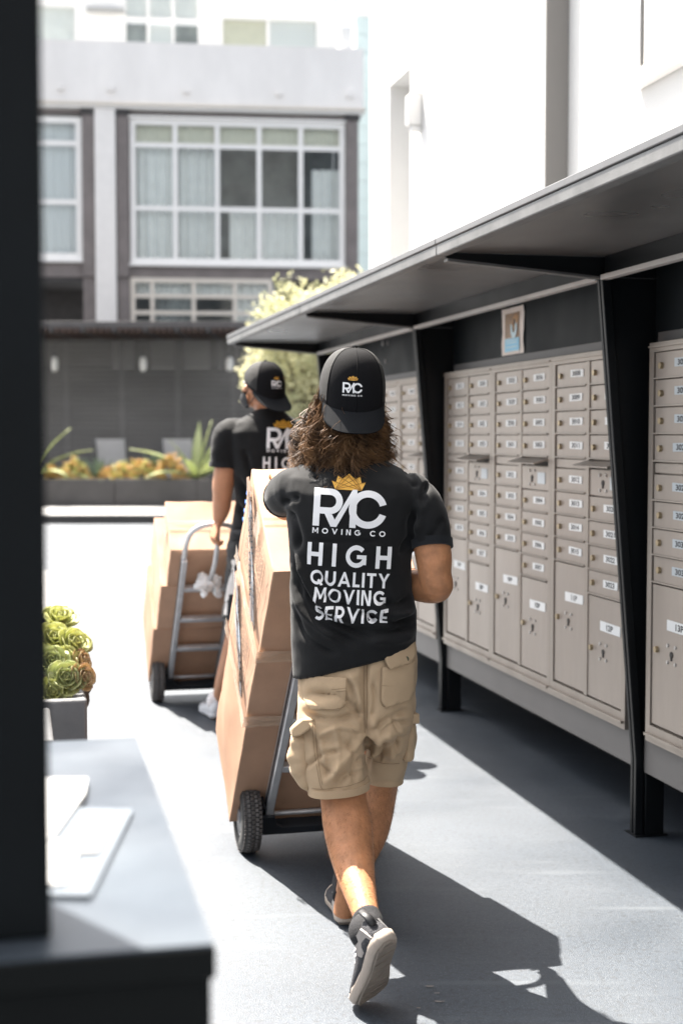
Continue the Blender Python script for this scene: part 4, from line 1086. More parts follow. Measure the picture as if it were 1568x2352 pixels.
def hand_truck(A, phi, th, label, grp):
    M = truck_frame(A, phi, th)
    t = thing('hand_truck', label, 'hand truck', A, M, grp)
    for s in (-1, 1): wheel_parts(s * HT, s, t)
    m = MB(); m.tube([(-HT - .03, 0, 0), (HT + .03, 0, 0)], .0095, 12); m.build('axle', 'aluminium', t, smooth=True, local=True)
    for s in (-1, 1):
        m = MB(); m.box2((s * .135 - .014, -.040, -.06), (s * .135 + .014, .012, 1.06)); m.build('rail', 'aluminium', t, local=True, bevel=.004)
        m = MB(); m.box2((s * .135 - .0145 - .002, -.026, -.05), (s * .135 - .0145, -.012, 1.055)); m.build('rail_groove', 'steel_dark', t, local=True)
        m = MB(); m.prism([(-.03, -.03), (.012, -.05), (.014, .09), (-.045, .10), (-.02, .02)], lambda y, z, d: (d, y, z), s * .155, s * .163); m.build('axle_bracket', 'steel_dark', t, local=True)
    for z in (.30, .56, .82):
        m = MB(); m.box2((-.1205, -.034, z - .016), (.1205, -.006, z + .016)); m.build('crossbar', 'aluminium', t, local=True, bevel=.004)
    m = MB(); m.box2((-.20, -.02, -.066), (.20, .34, -.060)); m.build('nose_plate', 'steel_dark', t, local=True, bevel=.002)
    m = MB(); m.prism([(-.17, -.058), (.17, -.058), (.17, .05), (.118, .05), (.105, .0), (.08, -.018), (-.08, -.018), (-.105, 0), (-.118, .05), (-.17, .05)], lambda x, z, d: (x, d, z), -.052, -.042); m.build('base_frame', 'steel_dark', t, local=True)
    arch = [(-.135, -.014, 1.03), (-.135, -.014, 1.16), (-.118, -.016, 1.255), (-.07, -.02, 1.315), (0, -.022, 1.332), (.07, -.02, 1.315), (.118, -.016, 1.255), (.135, -.014, 1.16), (.135, -.014, 1.03)]
    m = MB(); q = catmull(arch, 5); m.tube(q, .0135, 12); m.build('arch_handle', 'aluminium', t, smooth=True, local=True)
    grip = [(0, -.022, 1.332), (0, -.05, 1.354), (0, -.095, 1.342), (0, -.128, 1.29), (0, -.135, 1.20), (0, -.12, 1.10), (0, -.085, .99), (0, -.03, .89), (0, -.02, .835)]
    m = MB(); q = catmull(grip, 5); m.tube(q, .0125, 12); m.build('loop_grip', 'aluminium', t, smooth=True, local=True)
    return t, M
def carton(A, M, x0, x1, y0, y1, z0, z1, label, mt, seed, grp, prt=True, toptape=True, band=True, blue=False):
    r_ = random.Random(seed)
    o0 = Vector(A) + M @ Vector(((x0 + x1) / 2, (y0 + y1) / 2, z0))
    t = thing('cardboard_box', label, 'cardboard box', o0, M, grp)
    hx, hy, H = (x1 - x0) / 2, (y1 - y0) / 2, z1 - z0
    n = 14; m = MB()                                            # slightly bulging walls
    def P(u, v, k):                                            # k: face
        b = .005 * (1 - u * u) * (1 - v * v) * (1 + .6 * math.sin(3 * u + seed))
        return {0: (-hx - b, hy * u, H / 2 + H / 2 * v), 1: (hx + b, -hy * u, H / 2 + H / 2 * v), 2: (hx * u, -hy - b, H / 2 + H / 2 * v), 3: (-hx * u, hy + b, H / 2 + H / 2 * v), 4: (hx * u, hy * v, H - b * .3), 5: (hx * u, -hy * v, 0)}[k]
    for k in range(6):
        vs = [P(-1 + 2 * i / n, -1 + 2 * j / n, k) for j in range(n + 1) for i in range(n + 1)]
        m.add(vs, [(j * (n + 1) + i, j * (n + 1) + i + 1, (j + 1) * (n + 1) + i + 1, (j + 1) * (n + 1) + i) for j in range(n) for i in range(n)])
    me = m.mesh('tmp'); bm = bmesh.new(); bm.from_mesh(me); bmesh.ops.remove_doubles(bm, verts=bm.verts, dist=.0006); bmesh.ops.recalc_face_normals(bm, faces=bm.faces); bm.to_mesh(me); bm.free()
    me.name = 'carton'; me.polygons.foreach_set('use_smooth', [True] * len(me.polygons)); me.set_sharp_from_angle(angle=R(35))
    noise_disp(me, 7, .006, seed * 3); noise_disp(me, 22, .0022, seed * 5)
    body = link('carton', me, mt, t, True); bv = body.modifiers.new('bevel', 'BEVEL'); bv.width = .004; bv.segments = 2; bv.limit_method = 'ANGLE'; bv.angle_limit = R(40)
    def strip(a, b, c, d, nm, mtl, nseg=10, amp=.0012):        # thin sheet through four corners, rippled
        vs = []
        a, b, c, d = map(Vector, (a, b, c, d)); nrm = (b - a).cross(d - a).normalized(); rows = 4
        for j in range(rows + 1):
            for i in range(nseg + 1):
                f, g_ = i / nseg, j / rows
                p = (a * (1 - f) + b * f) * (1 - g_) + (d * (1 - f) + c * f) * g_
                vs.append(p + nrm * (amp * r_.uniform(-1, 1)))
        q = MB(); q.add(vs, [(j * (nseg + 1) + i, j * (nseg + 1) + i + 1, (j + 1) * (nseg + 1) + i + 1, (j + 1) * (nseg + 1) + i) for j in range(rows) for i in range(nseg)])
        return q.build(nm, mtl, t, smooth=True, local=True)
    if toptape:
        q = MB(); q.box2((-hx + .004, -.0015, H - .001), (hx - .004, .0015, H + .0012)); q.build('flap_seam', 'box_ink', t, local=True)
        strip((-hx, -.034, H + .004), (hx, -.034, H + .004), (hx, .034, H + .004), (-hx, .034, H + .004), 'tape_strip', 'tape')
        strip((-hx - .0105, .034, H + .002), (-hx - .0105, -.034, H + .002), (-hx - .0110, -.034, H - .09), (-hx - .0110, .034, H - .09), 'tape_tail', 'tape')
    if band:
        strip((-hx - .0112, hy, -.01), (-hx - .0112, -hy - .0112, -.01), (-hx - .0112, -hy - .0112, .045), (-hx - .0112, hy, .045), 'wrap_tape', 'tape', 16, .0025)
        strip((-hx - .0112, -hy - .0112, -.01), (hx * .95, -hy - .0112, -.01), (hx * .95, -hy - .0112, .045), (-hx - .0112, -hy - .0112, .045), 'wrap_tape', 'tape', 16, .0025)
        strip((-hx - .0118, hy * .9, H * .97), (-hx - .0118, hy * .55, H * .97), (-hx - .0118, -hy * .75, .06), (-hx - .0118, -hy * .4, .06), 'loose_tape', 'film_clear', 22, .007)
    if prt:
        q = MB(); zc = H * .84; X = -hx - .0098
        rows = int(H * .62 / .014)
        for k in range(rows):
            if k % 9 == 8: continue
            z = zc - k * .014; y = -hy * .62; e = hy * (.42 + .12 * r_.random())
            while y < e:
                L = r_.uniform(.012, .04); q.add([(X, y, z), (X, min(e, y + L), z), (X, min(e, y + L), z + .0048), (X, y, z + .0048)], [(0, 1, 2, 3)]); y += L + .008
        fr = [(-hy * .70, H * .92), (hy * .66, H * .92), (hy * .66, H * .14), (-hy * .70, H * .14)]
        for k in range(4):
            (ya, za), (yb, zb) = fr[k], fr[(k + 1) % 4]; q.box(((X), (ya + yb) / 2, (za + zb) / 2), (.0006, abs(yb - ya) + .0016, abs(zb - za) + .0016))
        q.build('print', 'box_ink', t, local=True)
    if blue:
        q = MB()
        for k in range(4): q.box2((-hx - .002, hy - .006, H * (.70 - .10 * k)), (-hx + .05, hy + .0075, H * (.725 - .10 * k)))
        q.build('blue_marking', 'box_blue', t, local=True)
    return t
G1, G2 = 'cartons on the near hand truck', 'cartons on the far hand truck'
A1 = Vector((-.141, 5.118, .132)); PH1, TH1 = R(14), R(40)
t1, M1 = hand_truck(A1, PH1, TH1, 'aluminium hand truck with chunky tyres pushed by the long-haired walker', 'hand trucks')
carton(A1, M1, -.262, .182, .014, .440, -.058, .506, 'bottom cardboard box on the near hand truck, behind the big tyre', 'cardboard2', 1, G1, prt=False, toptape=False, band=False)
carton(A1, M1, -.266, .178, .016, .462, .509, .835, 'middle cardboard box on the near hand truck', 'cardboard', 2, G1, toptape=False)
carton(A1, M1, -.262, .188, .014, .494, .838, 1.232, 'top cardboard box in front of the long-haired walker', 'cardboard', 3, G1, blue=True)
A2 = Vector((-.842, 8.027, .132)); PH2, TH2 = R(13), R(45)
t2, M2 = hand_truck(A2, PH2, TH2, 'aluminium hand truck pulled by the masked mover', 'hand trucks')
carton(A2, M2, -.25, .20, .014, .474, -.058, .43, 'bottom cardboard box on the far hand truck', 'cardboard2', 4, G2, prt=False, toptape=False, band=False)
carton(A2, M2, -.235, .205, .014, .50, .433, .80, 'middle cardboard box on the far hand truck', 'cardboard', 5, G2, prt=False, toptape=False, band=False)
carton(A2, M2, -.205, .205, .014, .35, .803, 1.09, 'top cardboard box on the far hand truck, under the masked mover\'s hand', 'cardboard', 6, G2, prt=False, band=False)
# white rag tied to the loop grip of the far truck
rc = A2 + M2 @ Vector((-.01, -.085, .93)); m = MB(); r_ = random.Random(2)
for k in range(10): m.ell(rc + Vector((r_.uniform(-.07, .05), r_.uniform(-.03, .03), r_.uniform(-.045, .04))), (r_.uniform(.02, .04), r_.uniform(.018, .03), r_.uniform(.018, .035)), None, 10, 7)
rg = remesh(m, .008, 1); noise_disp(rg, 45, .018, 3); tag(link('rag', rg, 'rag'), 'crumpled white rag tied round the loop grip of the far hand truck', 'rag')

# ================================================================== PEOPLE
def head_into(mb, c, M, s=1.0):
    """skull, jaw, nose, chin, ears; local +Y is where the face looks"""
    X = lambda x, y, z: Vector(c) + M @ Vector((x * s, y * s, z * s))
    e = lambda p, r: mb.ell(X(*p), [k * s for k in r], M)
    e((0, -.010, .030), (.072, .088, .078)); e((0, .012, -.02), (.064, .080, .082)); e((0, .040, -.070), (.050, .050, .045)); e((0, .062, -.095), (.024, .022, .018))
    e((0, .075, .035), (.055, .018, .02)); e((0, .096, -.012), (.011, .014, .030)); e((0, .106, -.030), (.016, .014, .012))
    e((0, .083, -.062), (.026, .012, .008)); e((0, .081, -.073), (.023, .012, .008))
    for k in (-1, 1):
        e((k * .040, .068, -.020), (.022, .018, .018)); e((k * .076, -.008, -.012), (.010, .020, .032)); e((k * .079, -.016, .004), (.010, .018, .018))
def hand_into(mb, wrist, f, n, s, curl=.9, spread=.02, thumb=.6, size=1.0):
    """palm and five fingers: f along the palm, n out of the palm (the gripping side), s towards the thumb"""
    f, n, s = Vector(f).normalized(), Vector(n).normalized(), Vector(s).normalized(); w = Vector(wrist); k = size
    mb.loft([ring(w, s, n, .027 * k, .019 * k, 14), ring(w + f * .03 * k, s, n, .036 * k, .017 * k, 14), ring(w + f * .065 * k, s, n, .041 * k, .015 * k, 14), ring(w + f * .088 * k, s, n, .040 * k, .012 * k, 14)])
    for i, (o, L) in enumerate(((.030, .070), (.0105, .080), (-.0095, .075), (-.0295, .058))):
        p = w + f * .080 * k + s * o * k; a = .15 + .05 * i; pts = [p - f * .02 * k, p]; rr = [.0095 * k, .0095 * k]
        for seg, q in enumerate((.44, .31, .25)):
            a += curl * (.75, 1.0, .8)[seg]; d = f * math.cos(a) + n * math.sin(a); p = p + d * L * q * k; pts.append(p); rr.append((.0088, .0080, .0062)[seg] * k)
        qq = catmull([(*v, r) for v, r in zip(pts, rr)], 3); mb.tube([v[:3] for v in qq], [v[3] for v in qq], 9)
    b = w + f * .022 * k + s * .028 * k; d = (f * .6 + s * .65 + n * .35).normalized(); p1 = b + d * .035 * k; d2 = (f * .75 + s * .15 + n * thumb).normalized(); p2 = p1 + d2 * .034 * k; d3 = (f * .7 - s * .25 + n * thumb).normalized(); p3 = p2 + d3 * .026 * k
    qq = catmull([(*v, r) for v, r in zip((b, p1, p2, p3), (.014 * k, .0115 * k, .010 * k, .0075 * k))], 4); mb.tube([v[:3] for v in qq], [v[3] for v in qq], 10)

def make_cap(c, M, s, person, logo_dx=0, drop=.055, brim_len=.072, brim_slope=.75, lift=.012):
    X = lambda x, y, z: Vector(c) + M @ Vector((x * s, y * s, z * s))
    NA, NR = 72, 16; top, z0 = .114, .0
    def pt(a, k):
        f = k / NR; z = top - (top + .012) * f ** 1.15
        q = (max(0, 1 - ((z - z0) / (top - z0)) ** 2.3)) ** (1 / 2.3) if z > z0 else 1.0
        rx, ry = .0935 * q, .109 * q
        x, y = rx * math.sin(a), -ry * math.cos(a) - .006
        z -= f * f * (drop * .5 * (1 + math.cos(a)) - lift * .5 * (1 - math.cos(a)))
        r_ = 1 + .008 * math.sin(3 * a) * f
        return X(x * r_, y * r_, z)
    half = R(56)
    def panel(a0, a1, n, nm, mt):
        m = MB(); vs = [pt(a0 + (a1 - a0) * i / n, k) for k in range(NR + 1) for i in range(n + 1)]
        m.add(vs, [(k * (n + 1) + i, k * (n + 1) + i + 1, (k + 1) * (n + 1) + i + 1, (k + 1) * (n + 1) + i) for k in range(NR) for i in range(n)])
        return m.build(nm, mt, cap, smooth=True)
    m = MB(); m.loft([[pt(2 * math.pi * i / NA, NR) + M @ Vector((0, 0, dz * s)) for i in range(NA)] for dz in (-.002, .012)], cap=False)
    cap = m.build('cap', 'cap_cloth', person, smooth=True)
    bp = panel(-half, half, 28, 'back_panel', 'cap_cloth'); panel(half, math.pi, 18, 'crown_panel', 'cap_mesh'); panel(-math.pi, -half, 18, 'crown_panel', 'cap_mesh')
    for a in (-half, half, 0, math.pi - R(2)):
        m = MB(); m.tube([pt(a, k) for k in range(NR + 1)], .0016 * s, 6); m.build('seam', 'cap_cloth', cap, smooth=True)
    m = MB(); m.ell(X(0, -.006, top), (.009 * s, .009 * s, .006 * s), M, 14, 8); m.build('button', 'cap_cloth', cap, smooth=True)
    # brim, worn to the back
    n, rws = 28, 9; vs = []; bh = R(70)
    for sd_ in (0, 1):
        for j in range(rws + 1):
            for i in range(n + 1):
                a = -bh + 2 * bh * i / n; g_ = j / rws; u = a / bh
                L = brim_len * (max(0, 1 - abs(u) ** 3.2)) ** .62
                base = pt(a, NR); side = math.sin(a)
                d = M @ Vector((side * .12, -math.sqrt(max(0, 1 - brim_slope ** 2)), -brim_slope))
                arch = M @ Vector((0, 0, -.014 * (u * u) * g_))
                nrm = M @ Vector((0, -brim_slope, math.sqrt(max(0, 1 - brim_slope ** 2))))
                vs.append(base + (d * L * g_ + arch + nrm * (.004 + (.004 if sd_ else 0) - .004)) * s)
    k = (rws + 1) * (n + 1); fs = []
    for j in range(rws):
        for i in range(n): q = (j * (n + 1) + i, j * (n + 1) + i + 1, (j + 1) * (n + 1) + i + 1, (j + 1) * (n + 1) + i); fs += [q, tuple(v + k for v in q[::-1])]
    for i in range(n): q = rws * (n + 1) + i; fs.append((q, q + 1, q + 1 + k, q + k))
    m = MB(); m.add(vs, fs); m.build('brim', 'brim_cloth', cap, smooth=True, sharp=60)
    tree = bvh(bp.data); org = X(logo_dx, -.30, .010); ex = M @ Vector((1, 0, 0)); ey = M @ Vector((0, 0, 1)); d = M @ Vector((0, 1, 0))
    w_ = .053 * s
    lg = link('emblem', drape(merge(scaled(rac_logo(), w_ / 1.9, w_ / 1.9), scaled(words('MOVING CO', 1, .085, .30), w_, w_, 0, -.0205 * s)), tree, org, ex, ey, d, .0015, .006, 'emblem'), 'print_white', cap)
    link('emblem_crown', drape(scaled(crown(), w_ * .27, w_ * .24, 0, .020 * s), tree, org, ex, ey, d, .0016, .006, 'emblem_crown'), 'print_gold', cap)
    link('emblem_lines', drape(scaled(crown_lines(.03), w_ * .27, w_ * .24, 0, .020 * s), tree, org, ex, ey, d, .0022, .006, 'emblem_lines'), 'print_gold_line', cap)
    return cap

def shirt_print(shirt, tree, rows, ang, Yq, k, strokes=None):
    """rows = list of (kind, photo x, photo y, w, h); sizes in photo units times k metres"""
    ex = Vector((math.cos(ang), 0, -math.sin(ang))); ey = Vector((math.sin(ang), 0, math.cos(ang))); d = Vector((0, 1, 0))
    for kind, x, y, w, h in rows:
        o = at_y(x, y, Yq); o.y -= .5
        if kind == 'crown':
            link('print_crown', drape(scaled(crown(), w * k / 2, h * k, 0, -h * k / 2), tree, o, ex, ey, d, .0018, .01, 'print_crown'), 'print_gold', shirt)
            link('print_crown_lines', drape(scaled(crown_lines(), w * k / 2, h * k, 0, -h * k / 2), tree, o, ex, ey, d, .0026, .01, 'print_crown_lines'), 'print_gold_line', shirt)
        elif kind == 'RAC':
            link('print_letters', drape(scaled(rac_logo(), w * k / 1.9, h * k), tree, o, ex, ey, d, .0018, .008, 'print_letters', strokes), 'print_white', shirt)
        else:
            gp_ = {'HIGH': .48, 'MOVING CO': .62}.get(kind, .17)
            link('print_words', drape(words(kind, w * k, h * k, gp_), tree, o, ex, ey, d, .0018, .008, 'print_words', strokes), 'print_white', shirt)

def shoe(heel, toe, upv, person, knit, dark, solem, underm, width=.098, laces=True, pale=False):
    heel, toe = Vector(heel), Vector(toe); f = (toe - heel); L = f.length; f.normalize(); u = Vector(upv); u = (u - f * u.dot(f)).normalized(); r = f.cross(u)
    X = lambda x, y, z: heel + r * x + f * y + u * z
    _T = [(0, .30), (.04, .56), (.12, .74), (.25, .73), (.40, .70), (.55, .84), (.70, 1.0), (.80, .99), (.90, .82), (.96, .56), (1, .22)]
    hw = lambda t: width / 2 * float(np.interp(t, [q[0] for q in _T], [q[1] for q in _T]))
    N = 24; ts = [.5 - .5 * math.cos(math.pi * i / N) for i in range(N + 1)]
    def outline(z, grow=0):
        a = [(hw(t) + grow, L * (.005 + .99 * t) + (grow if t > .95 else -grow if t < .05 else 0)) for t in ts]
        return [X(x, y, z + rock(y)) for x, y in a] + [X(-x * .92, y, z + rock(y)) for x, y in a[::-1]]
    rock = lambda y: .020 * max(0, (y / L - .72) / .28) ** 2 + .006 * max(0, (.12 - y / L) / .12)
    m = MB(); m.loft([outline(.004, -.004), outline(.010, .002), outline(.026, .003), outline(.032, -.001)]); so = m.build('shoe', solem, person, smooth=True, sharp=60)
    m = MB(); m.loft([outline(-.002, -.010), outline(.003, -.007)]); m.build('outsole', underm, so, smooth=True, sharp=50)
    for k in range(9):
        y = L * (.08 + .105 * k); h_ = hw(y / L) * .82; m = MB(); m.box((heel + f * y + u * (-.0025 + rock(y))), (h_ * 1.7, .0018, .0022), basis(r, f, u)); m.build('tread_bar', underm, so)
    top = [(0.0, .072), (.06, .090), (.14, .098), (.26, .098), (.36, .088), (.48, .074), (.62, .060), (.76, .050), (.88, .043), (.97, .036)]
    rings = []
    for t, h in top:
        c = L * (.012 + .97 * t); w_ = hw(max(.02, t)) * .96; pts = []
        for i in range(20):
            a = 2 * math.pi * i / 20; x = w_ * _powsgn(math.cos(a), .8); z = math.sin(a)
            z = .026 + rock(c) + ((h - .026) * z if z > 0 else .004 * z)
            if z > .05: x *= 1 - .35 * (z - .05) / .05
            pts.append(X(x, c, z))
        rings.append(pts)
    m = MB(); m.loft(rings); m.build('upper', knit, so, smooth=True, sharp=70)
    if not pale:
        m = MB(); m.tube([X(0, L * .0, .060), X(0, L * -.005, .085), X(0, L * .02, .112)], [.011, .012, .010], 8, flat=.35, upv=f); m.build('pull_tab', dark, so, smooth=True)
        for s in (-1, 1):
            m = MB(); m.prism([(.02, .035), (.26, .034), (.30, .05), (.20, .078), (.05, .075)], lambda y, z, d: X(s * (hw(y) * .97 * (1 - .30 * max(0, z - .05) / .05) + d), L * y, z), -.002, .0035); m.build('heel_counter', 'shoe_grey' if s < 0 else dark, so)
        for k in range(5):
            y = L * (.40 + .065 * k); z = .086 - .0062 * k; m = MB(); m.tube([X(-.028, y - .006, z - .014), X(0, y, z + .001), X(.028, y + .006, z - .014)], .0042, 7); m.build('lace', 'lace', so, smooth=True)
    return so, X
Z3 = (0, 0, 1)

# ------------------------------------------------------------------ the long-haired walker
P1B = at_y(815, 1600, 4.05); P1B.z = 0
p1 = thing('person', 'person with long wavy hair and khaki cargo shorts walking behind a hand truck', 'person', P1B)
hp = at_y(809, 890, 4.10); HM1 = rotz(R(6)) @ Matrix.Rotation(R(8), 3, 'X') @ Matrix.Rotation(R(2), 3, 'Y')
body = MB()
head_into(body, hp, HM1)
body.limb([(hp.x, hp.y - .01, hp.z - .05, .055), (hp.x, 4.09, 1.48, .056), (hp.x, 4.07, 1.40, .065)], 18)
def J(x, y, Y, r): p = at_y(x, y, Y); return (p.x, p.y, p.z, r)
# trunk
body.loft([ring(at_y(818, 1600, 4.05), (1, 0, 0), (0, 1, 0), .125, .085, 28), ring(at_y(815, 1480, 4.06), (1, 0, 0), (0, 1, 0), .120, .070, 28), ring(at_y(808, 1300, 4.05), (1, 0, 0), (0, 1, 0), .125, .075, 28), ring(at_y(808, 1160, 4.06), (1, 0, 0), (0, 1, 0), .14, .078, 28), ring(at_y(808, 1090, 4.06), (1, 0, 0), (0, 1, 0), .13, .06, 28), ring(at_y(808, 1060, 4.07), (1, 0, 0), (0, 1, 0), .07, .06, 28)])
# right arm
rs = J(940, 1140, 4.05, .042); re_ = J(1001, 1338, 3.985, .0455)
rw = Vector((.205, 4.275, 1.045))
body.limb([rs, J(972, 1195, 4.03, .046), J(993, 1265, 4.0, .0525), J(998, 1318, 3.985, .0470), (re_[0] + .002, re_[1] + .005, re_[2] - .012, .0455), (re_[0] - .035, 4.06, re_[2] - .018, .0465), (re_[0] - .065, 4.15, re_[2] - .02, .041), (rw.x, rw.y, rw.z, .027), (rw.x - .005, rw.y + .03, rw.z + .005, .026)], 20)
body.ell(at_y(1021, 1346, 3.968), (.022, .024, .026), None, 12, 8); body.ell(at_y(985, 1300, 3.985), (.030, .046, .06), None, 14, 9)
hand_into(body, rw + Vector((-.005, .02, .003)), (-.15, .95, .2), (-.85, -.1, -.2), (.1, -.2, .95), .85)
# left arm, reaching over the top box
lh = A1 + M1 @ Vector((-.175, .33, 1.262))
ls = J(690, 1132, 4.07, .042)
body.limb([ls, J(664, 1134, 4.14, .044), J(648, 1140, 4.22, .050), J(640, 1150, 4.33, .043), (lh.x + .012, lh.y - .16, lh.z - .035, .038), (lh.x, lh.y - .03, lh.z + .006, .027), (lh.x, lh.y, lh.z + .008, .026)], 20)
b1 = M1 @ Vector((0, 1, 0)); n1 = M1 @ Vector((0, 0, -1)); s1 = M1 @ Vector((1, 0, 0))
hand_into(body, lh + Vector((0, 0, .006)), b1, n1, s1, .35)
# legs
body.limb([J(766, 1600, 4.05, .070), J(774, 1720, 4.0, .068), J(788, 1830, 3.975, .0655), J(797, 1890, 3.94, .0690), J(806, 1950, 3.885, .0635), J(818, 2015, 3.80, .0515), J(832, 2070, 3.71, .0400), J(843, 2112, 3.645, .0345), J(852, 2150, 3.60, .034)], 22)
body.limb([J(875, 1600, 4.07, .065), J(876, 1720, 4.15, .062), J(862, 1830, 4.245, .0625), J(845, 1900, 4.265, .066), J(828, 1950, 4.27, .058), J(808, 2010, 4.27, .042), J(795, 2060, 4.28, .035), J(790, 2100, 4.29, .034)], 22)
bm1 = remesh(body, .0042, 5)
body1 = link('body', bm1, 'skin', p1)
lg = MB(); rl = np.random.default_rng(5); bco = coords(bm1); bno = normals(bm1)
sel = np.where((bco[:, 2] < .46) & (bco[:, 2] > .20) & (bno[:, 1] < .4))[0]
for i in rl.choice(sel, 1500):
    p = Vector(bco[i]); n = Vector(bno[i]); d = (n * .7 + Vector((rl.normal() * .3, rl.normal() * .3, -.9))).normalized(); L = .006 + .008 * rl.random()
    lg.tube([p, p + (n * .5 + d).normalized() * L * .5, p + d * L], [.00025, .0002, .0001], 3, cap=False)
lm = bpy.data.meshes.new('leg_hair'); lm.from_pydata(lg.v, [], lg.f); lm.update(); stuff(link('leg_hair', lm, 'hair', body1))
for s in (-1, 1):
    m = MB(); c = hp + HM1 @ Vector((s * .033, .083, .006)); m.ell(c, (.0115, .0115, .0115), None, 12, 8); ey_ = m.build('eye', 'eye_white', p1, smooth=True)
    m = MB(); c = hp + HM1 @ Vector((s * .033, .0935, .006)); m.ell(c, (.005, .0025, .005), HM1, 10, 6); m.build('iris', 'iris', ey_, smooth=True)

# shirt
YT = 4.05; kx = YT / FPX
def TR_(x0, y0, x1, y1, dep, Y=YT, e=2.3, n=44):
    a, b = at_y(x0, y0, Y), at_y(x1, y1, Y); c = (a + b) / 2; ax = (b - a); hw_ = ax.length / 2
    return ring(c, ax.normalized(), (0, 1, 0), hw_, dep, n, e)
sm = MB()
sm.loft([TR_(672, 1556, 957, 1477, .128, 4.05), TR_(670, 1520, 958, 1450, .130, 4.05), TR_(668, 1455, 957, 1405, .128, 4.05), TR_(667, 1380, 949, 1355, .124, 4.05), TR_(666, 1300, 946, 1290, .122, 4.05), TR_(664, 1240, 950, 1245, .126, 4.05),
         TR_(655, 1180, 962, 1195, .132, 4.055), TR_(648, 1130, 975, 1145, .124, 4.06), TR_(655, 1095, 968, 1112, .108, 4.065), TR_(685, 1068, 935, 1082, .088, 4.07, 2.1), TR_(730, 1052, 890, 1058, .072, 4.075, 2), TR_(760, 1040, 862, 1042, .062, 4.08, 2)])
sm.limb([J(915, 1128, 4.06, .060), J(945, 1136, 4.05, .062), J(966, 1165, 4.035, .0625), J(982, 1212, 4.02, .0615), J(990, 1256, 4.005, .0575)], 26)
sm.limb([J(710, 1122, 4.06, .062), J(680, 1126, 4.07, .064), J(662, 1132, 4.13, .0635), J(654, 1140, 4.20, .0600), J(650, 1143, 4.25, .0575)], 26)
shm = remesh(sm, .0055, 5)
def XZ(pts, Y=3.93): return [(at_y(x, y, Y).x, at_y(x, y, Y).z) for x, y in pts]
def ZP(pts): return [((700 + x / 2.851) * .8711, (1200 + y / 2.851) * .8711) for x, y in pts]
noise_disp(shm, 9, .006, 2); noise_disp(shm, 24, .0022, 5)
F = []
def fold(pts, amp, w): F.append((XZ(ZP(pts)), amp, w))
fold([(185, 700), (250, 930), (330, 1110), (470, 1230), (650, 1320), (860, 1390)], -.013, .011); fold([(215, 690), (285, 900), (370, 1080), (500, 1190), (700, 1285)], .010, .014)
fold([(190, 860), (250, 1080), (360, 1240), (520, 1340), (720, 1420)], -.010, .011); fold([(200, 990), (290, 1190), (420, 1310), (600, 1400)], .009, .013)
fold([(195, 1150), (260, 1330), (400, 1440), (560, 1500)], -.007, .011)
fold([(1140, 1230), (1010, 1265), (860, 1240), (720, 1150)], -.011, .010); fold([(1135, 1190), (1000, 1215), (880, 1180), (780, 1090)], .009, .012); fold([(1140, 1300), (960, 1330), (760, 1310), (560, 1250)], -.009, .011); fold([(1140, 1370), (940, 1400), (760, 1390)], .008, .014)
fold([(1100, 1090), (980, 1130), (880, 1110)], -.007, .010); fold([(400, 850), (440, 960), (520, 1020), (640, 1040)], -.006, .009); fold([(430, 1040), (520, 1110), (640, 1130)], -.007, .009); fold([(380, 1130), (460, 1200), (560, 1215)], -.008, .009); fold([(690, 1170), (770, 1200), (840, 1250)], -.007, .008)
fold([(330, 640), (600, 655), (910, 640)], -.003, .006); fold([(110, 380), (180, 330), (260, 320)], -.006, .010); fold([(130, 420), (200, 480), (240, 600), (230, 760)], -.007, .012)
fold([(1140, 400), (1100, 520), (1090, 640), (1000, 760)], -.008, .012); fold([(1200, 330), (1160, 460), (1140, 620)], .006, .014); fold([(1250, 200), (1200, 300), (1180, 430)], -.006, .010)
fold([(345, 80), (365, 130), (385, 190)], -.006, .008); fold([(1060, 100), (1120, 180), (1130, 260)], -.005, .010); fold([(1210, 640), (1290, 560), (1340, 480)], -.004, .010); fold([(900, 60), (870, 30), (840, 0)], -.004, .006)
folds(shm, F); F1 = list(F)
shirt1 = link('t_shirt', shm, 'shirt', p1)
c4 = at_y(992, 1256, 4.005)
def cuff(pts, r0, nm, par, mt='shirt_rib', lift=.0015):
    m = MB(); q = [Vector(p) for p in pts]; m.tube(q, r0 + lift, 26); return m.build(nm, mt, par, smooth=True, sharp=60)
cuff([at_y(990.5, 1240, 4.010), at_y(992, 1259, 4.003)], .0585, 'sleeve_hem', shirt1); cuff([at_y(650.5, 1142, 4.235), at_y(650, 1143, 4.258)], .0590, 'sleeve_hem', shirt1)
m = MB(); m.loft([TR_(671, 1541, 958, 1465, .1315), TR_(671, 1557, 958, 1479, .1305)]); 
tr1 = bvh(shm)
shirt_print(shirt1, tr1, [('crown', 801, 1108, 78, 37), ('RAC', 804, 1169, 168, 87), ('MOVING CO', 801, 1223, 168, 13), ('HIGH', 802, 1278, 194, 52), ('QUALITY', 803, 1332, 184, 34), ('MOVING', 803, 1372, 166, 34), ('SERVICE', 806, 1414, 170, 34)], R(3.2), 3.92, 3.92 / FPX, F1)

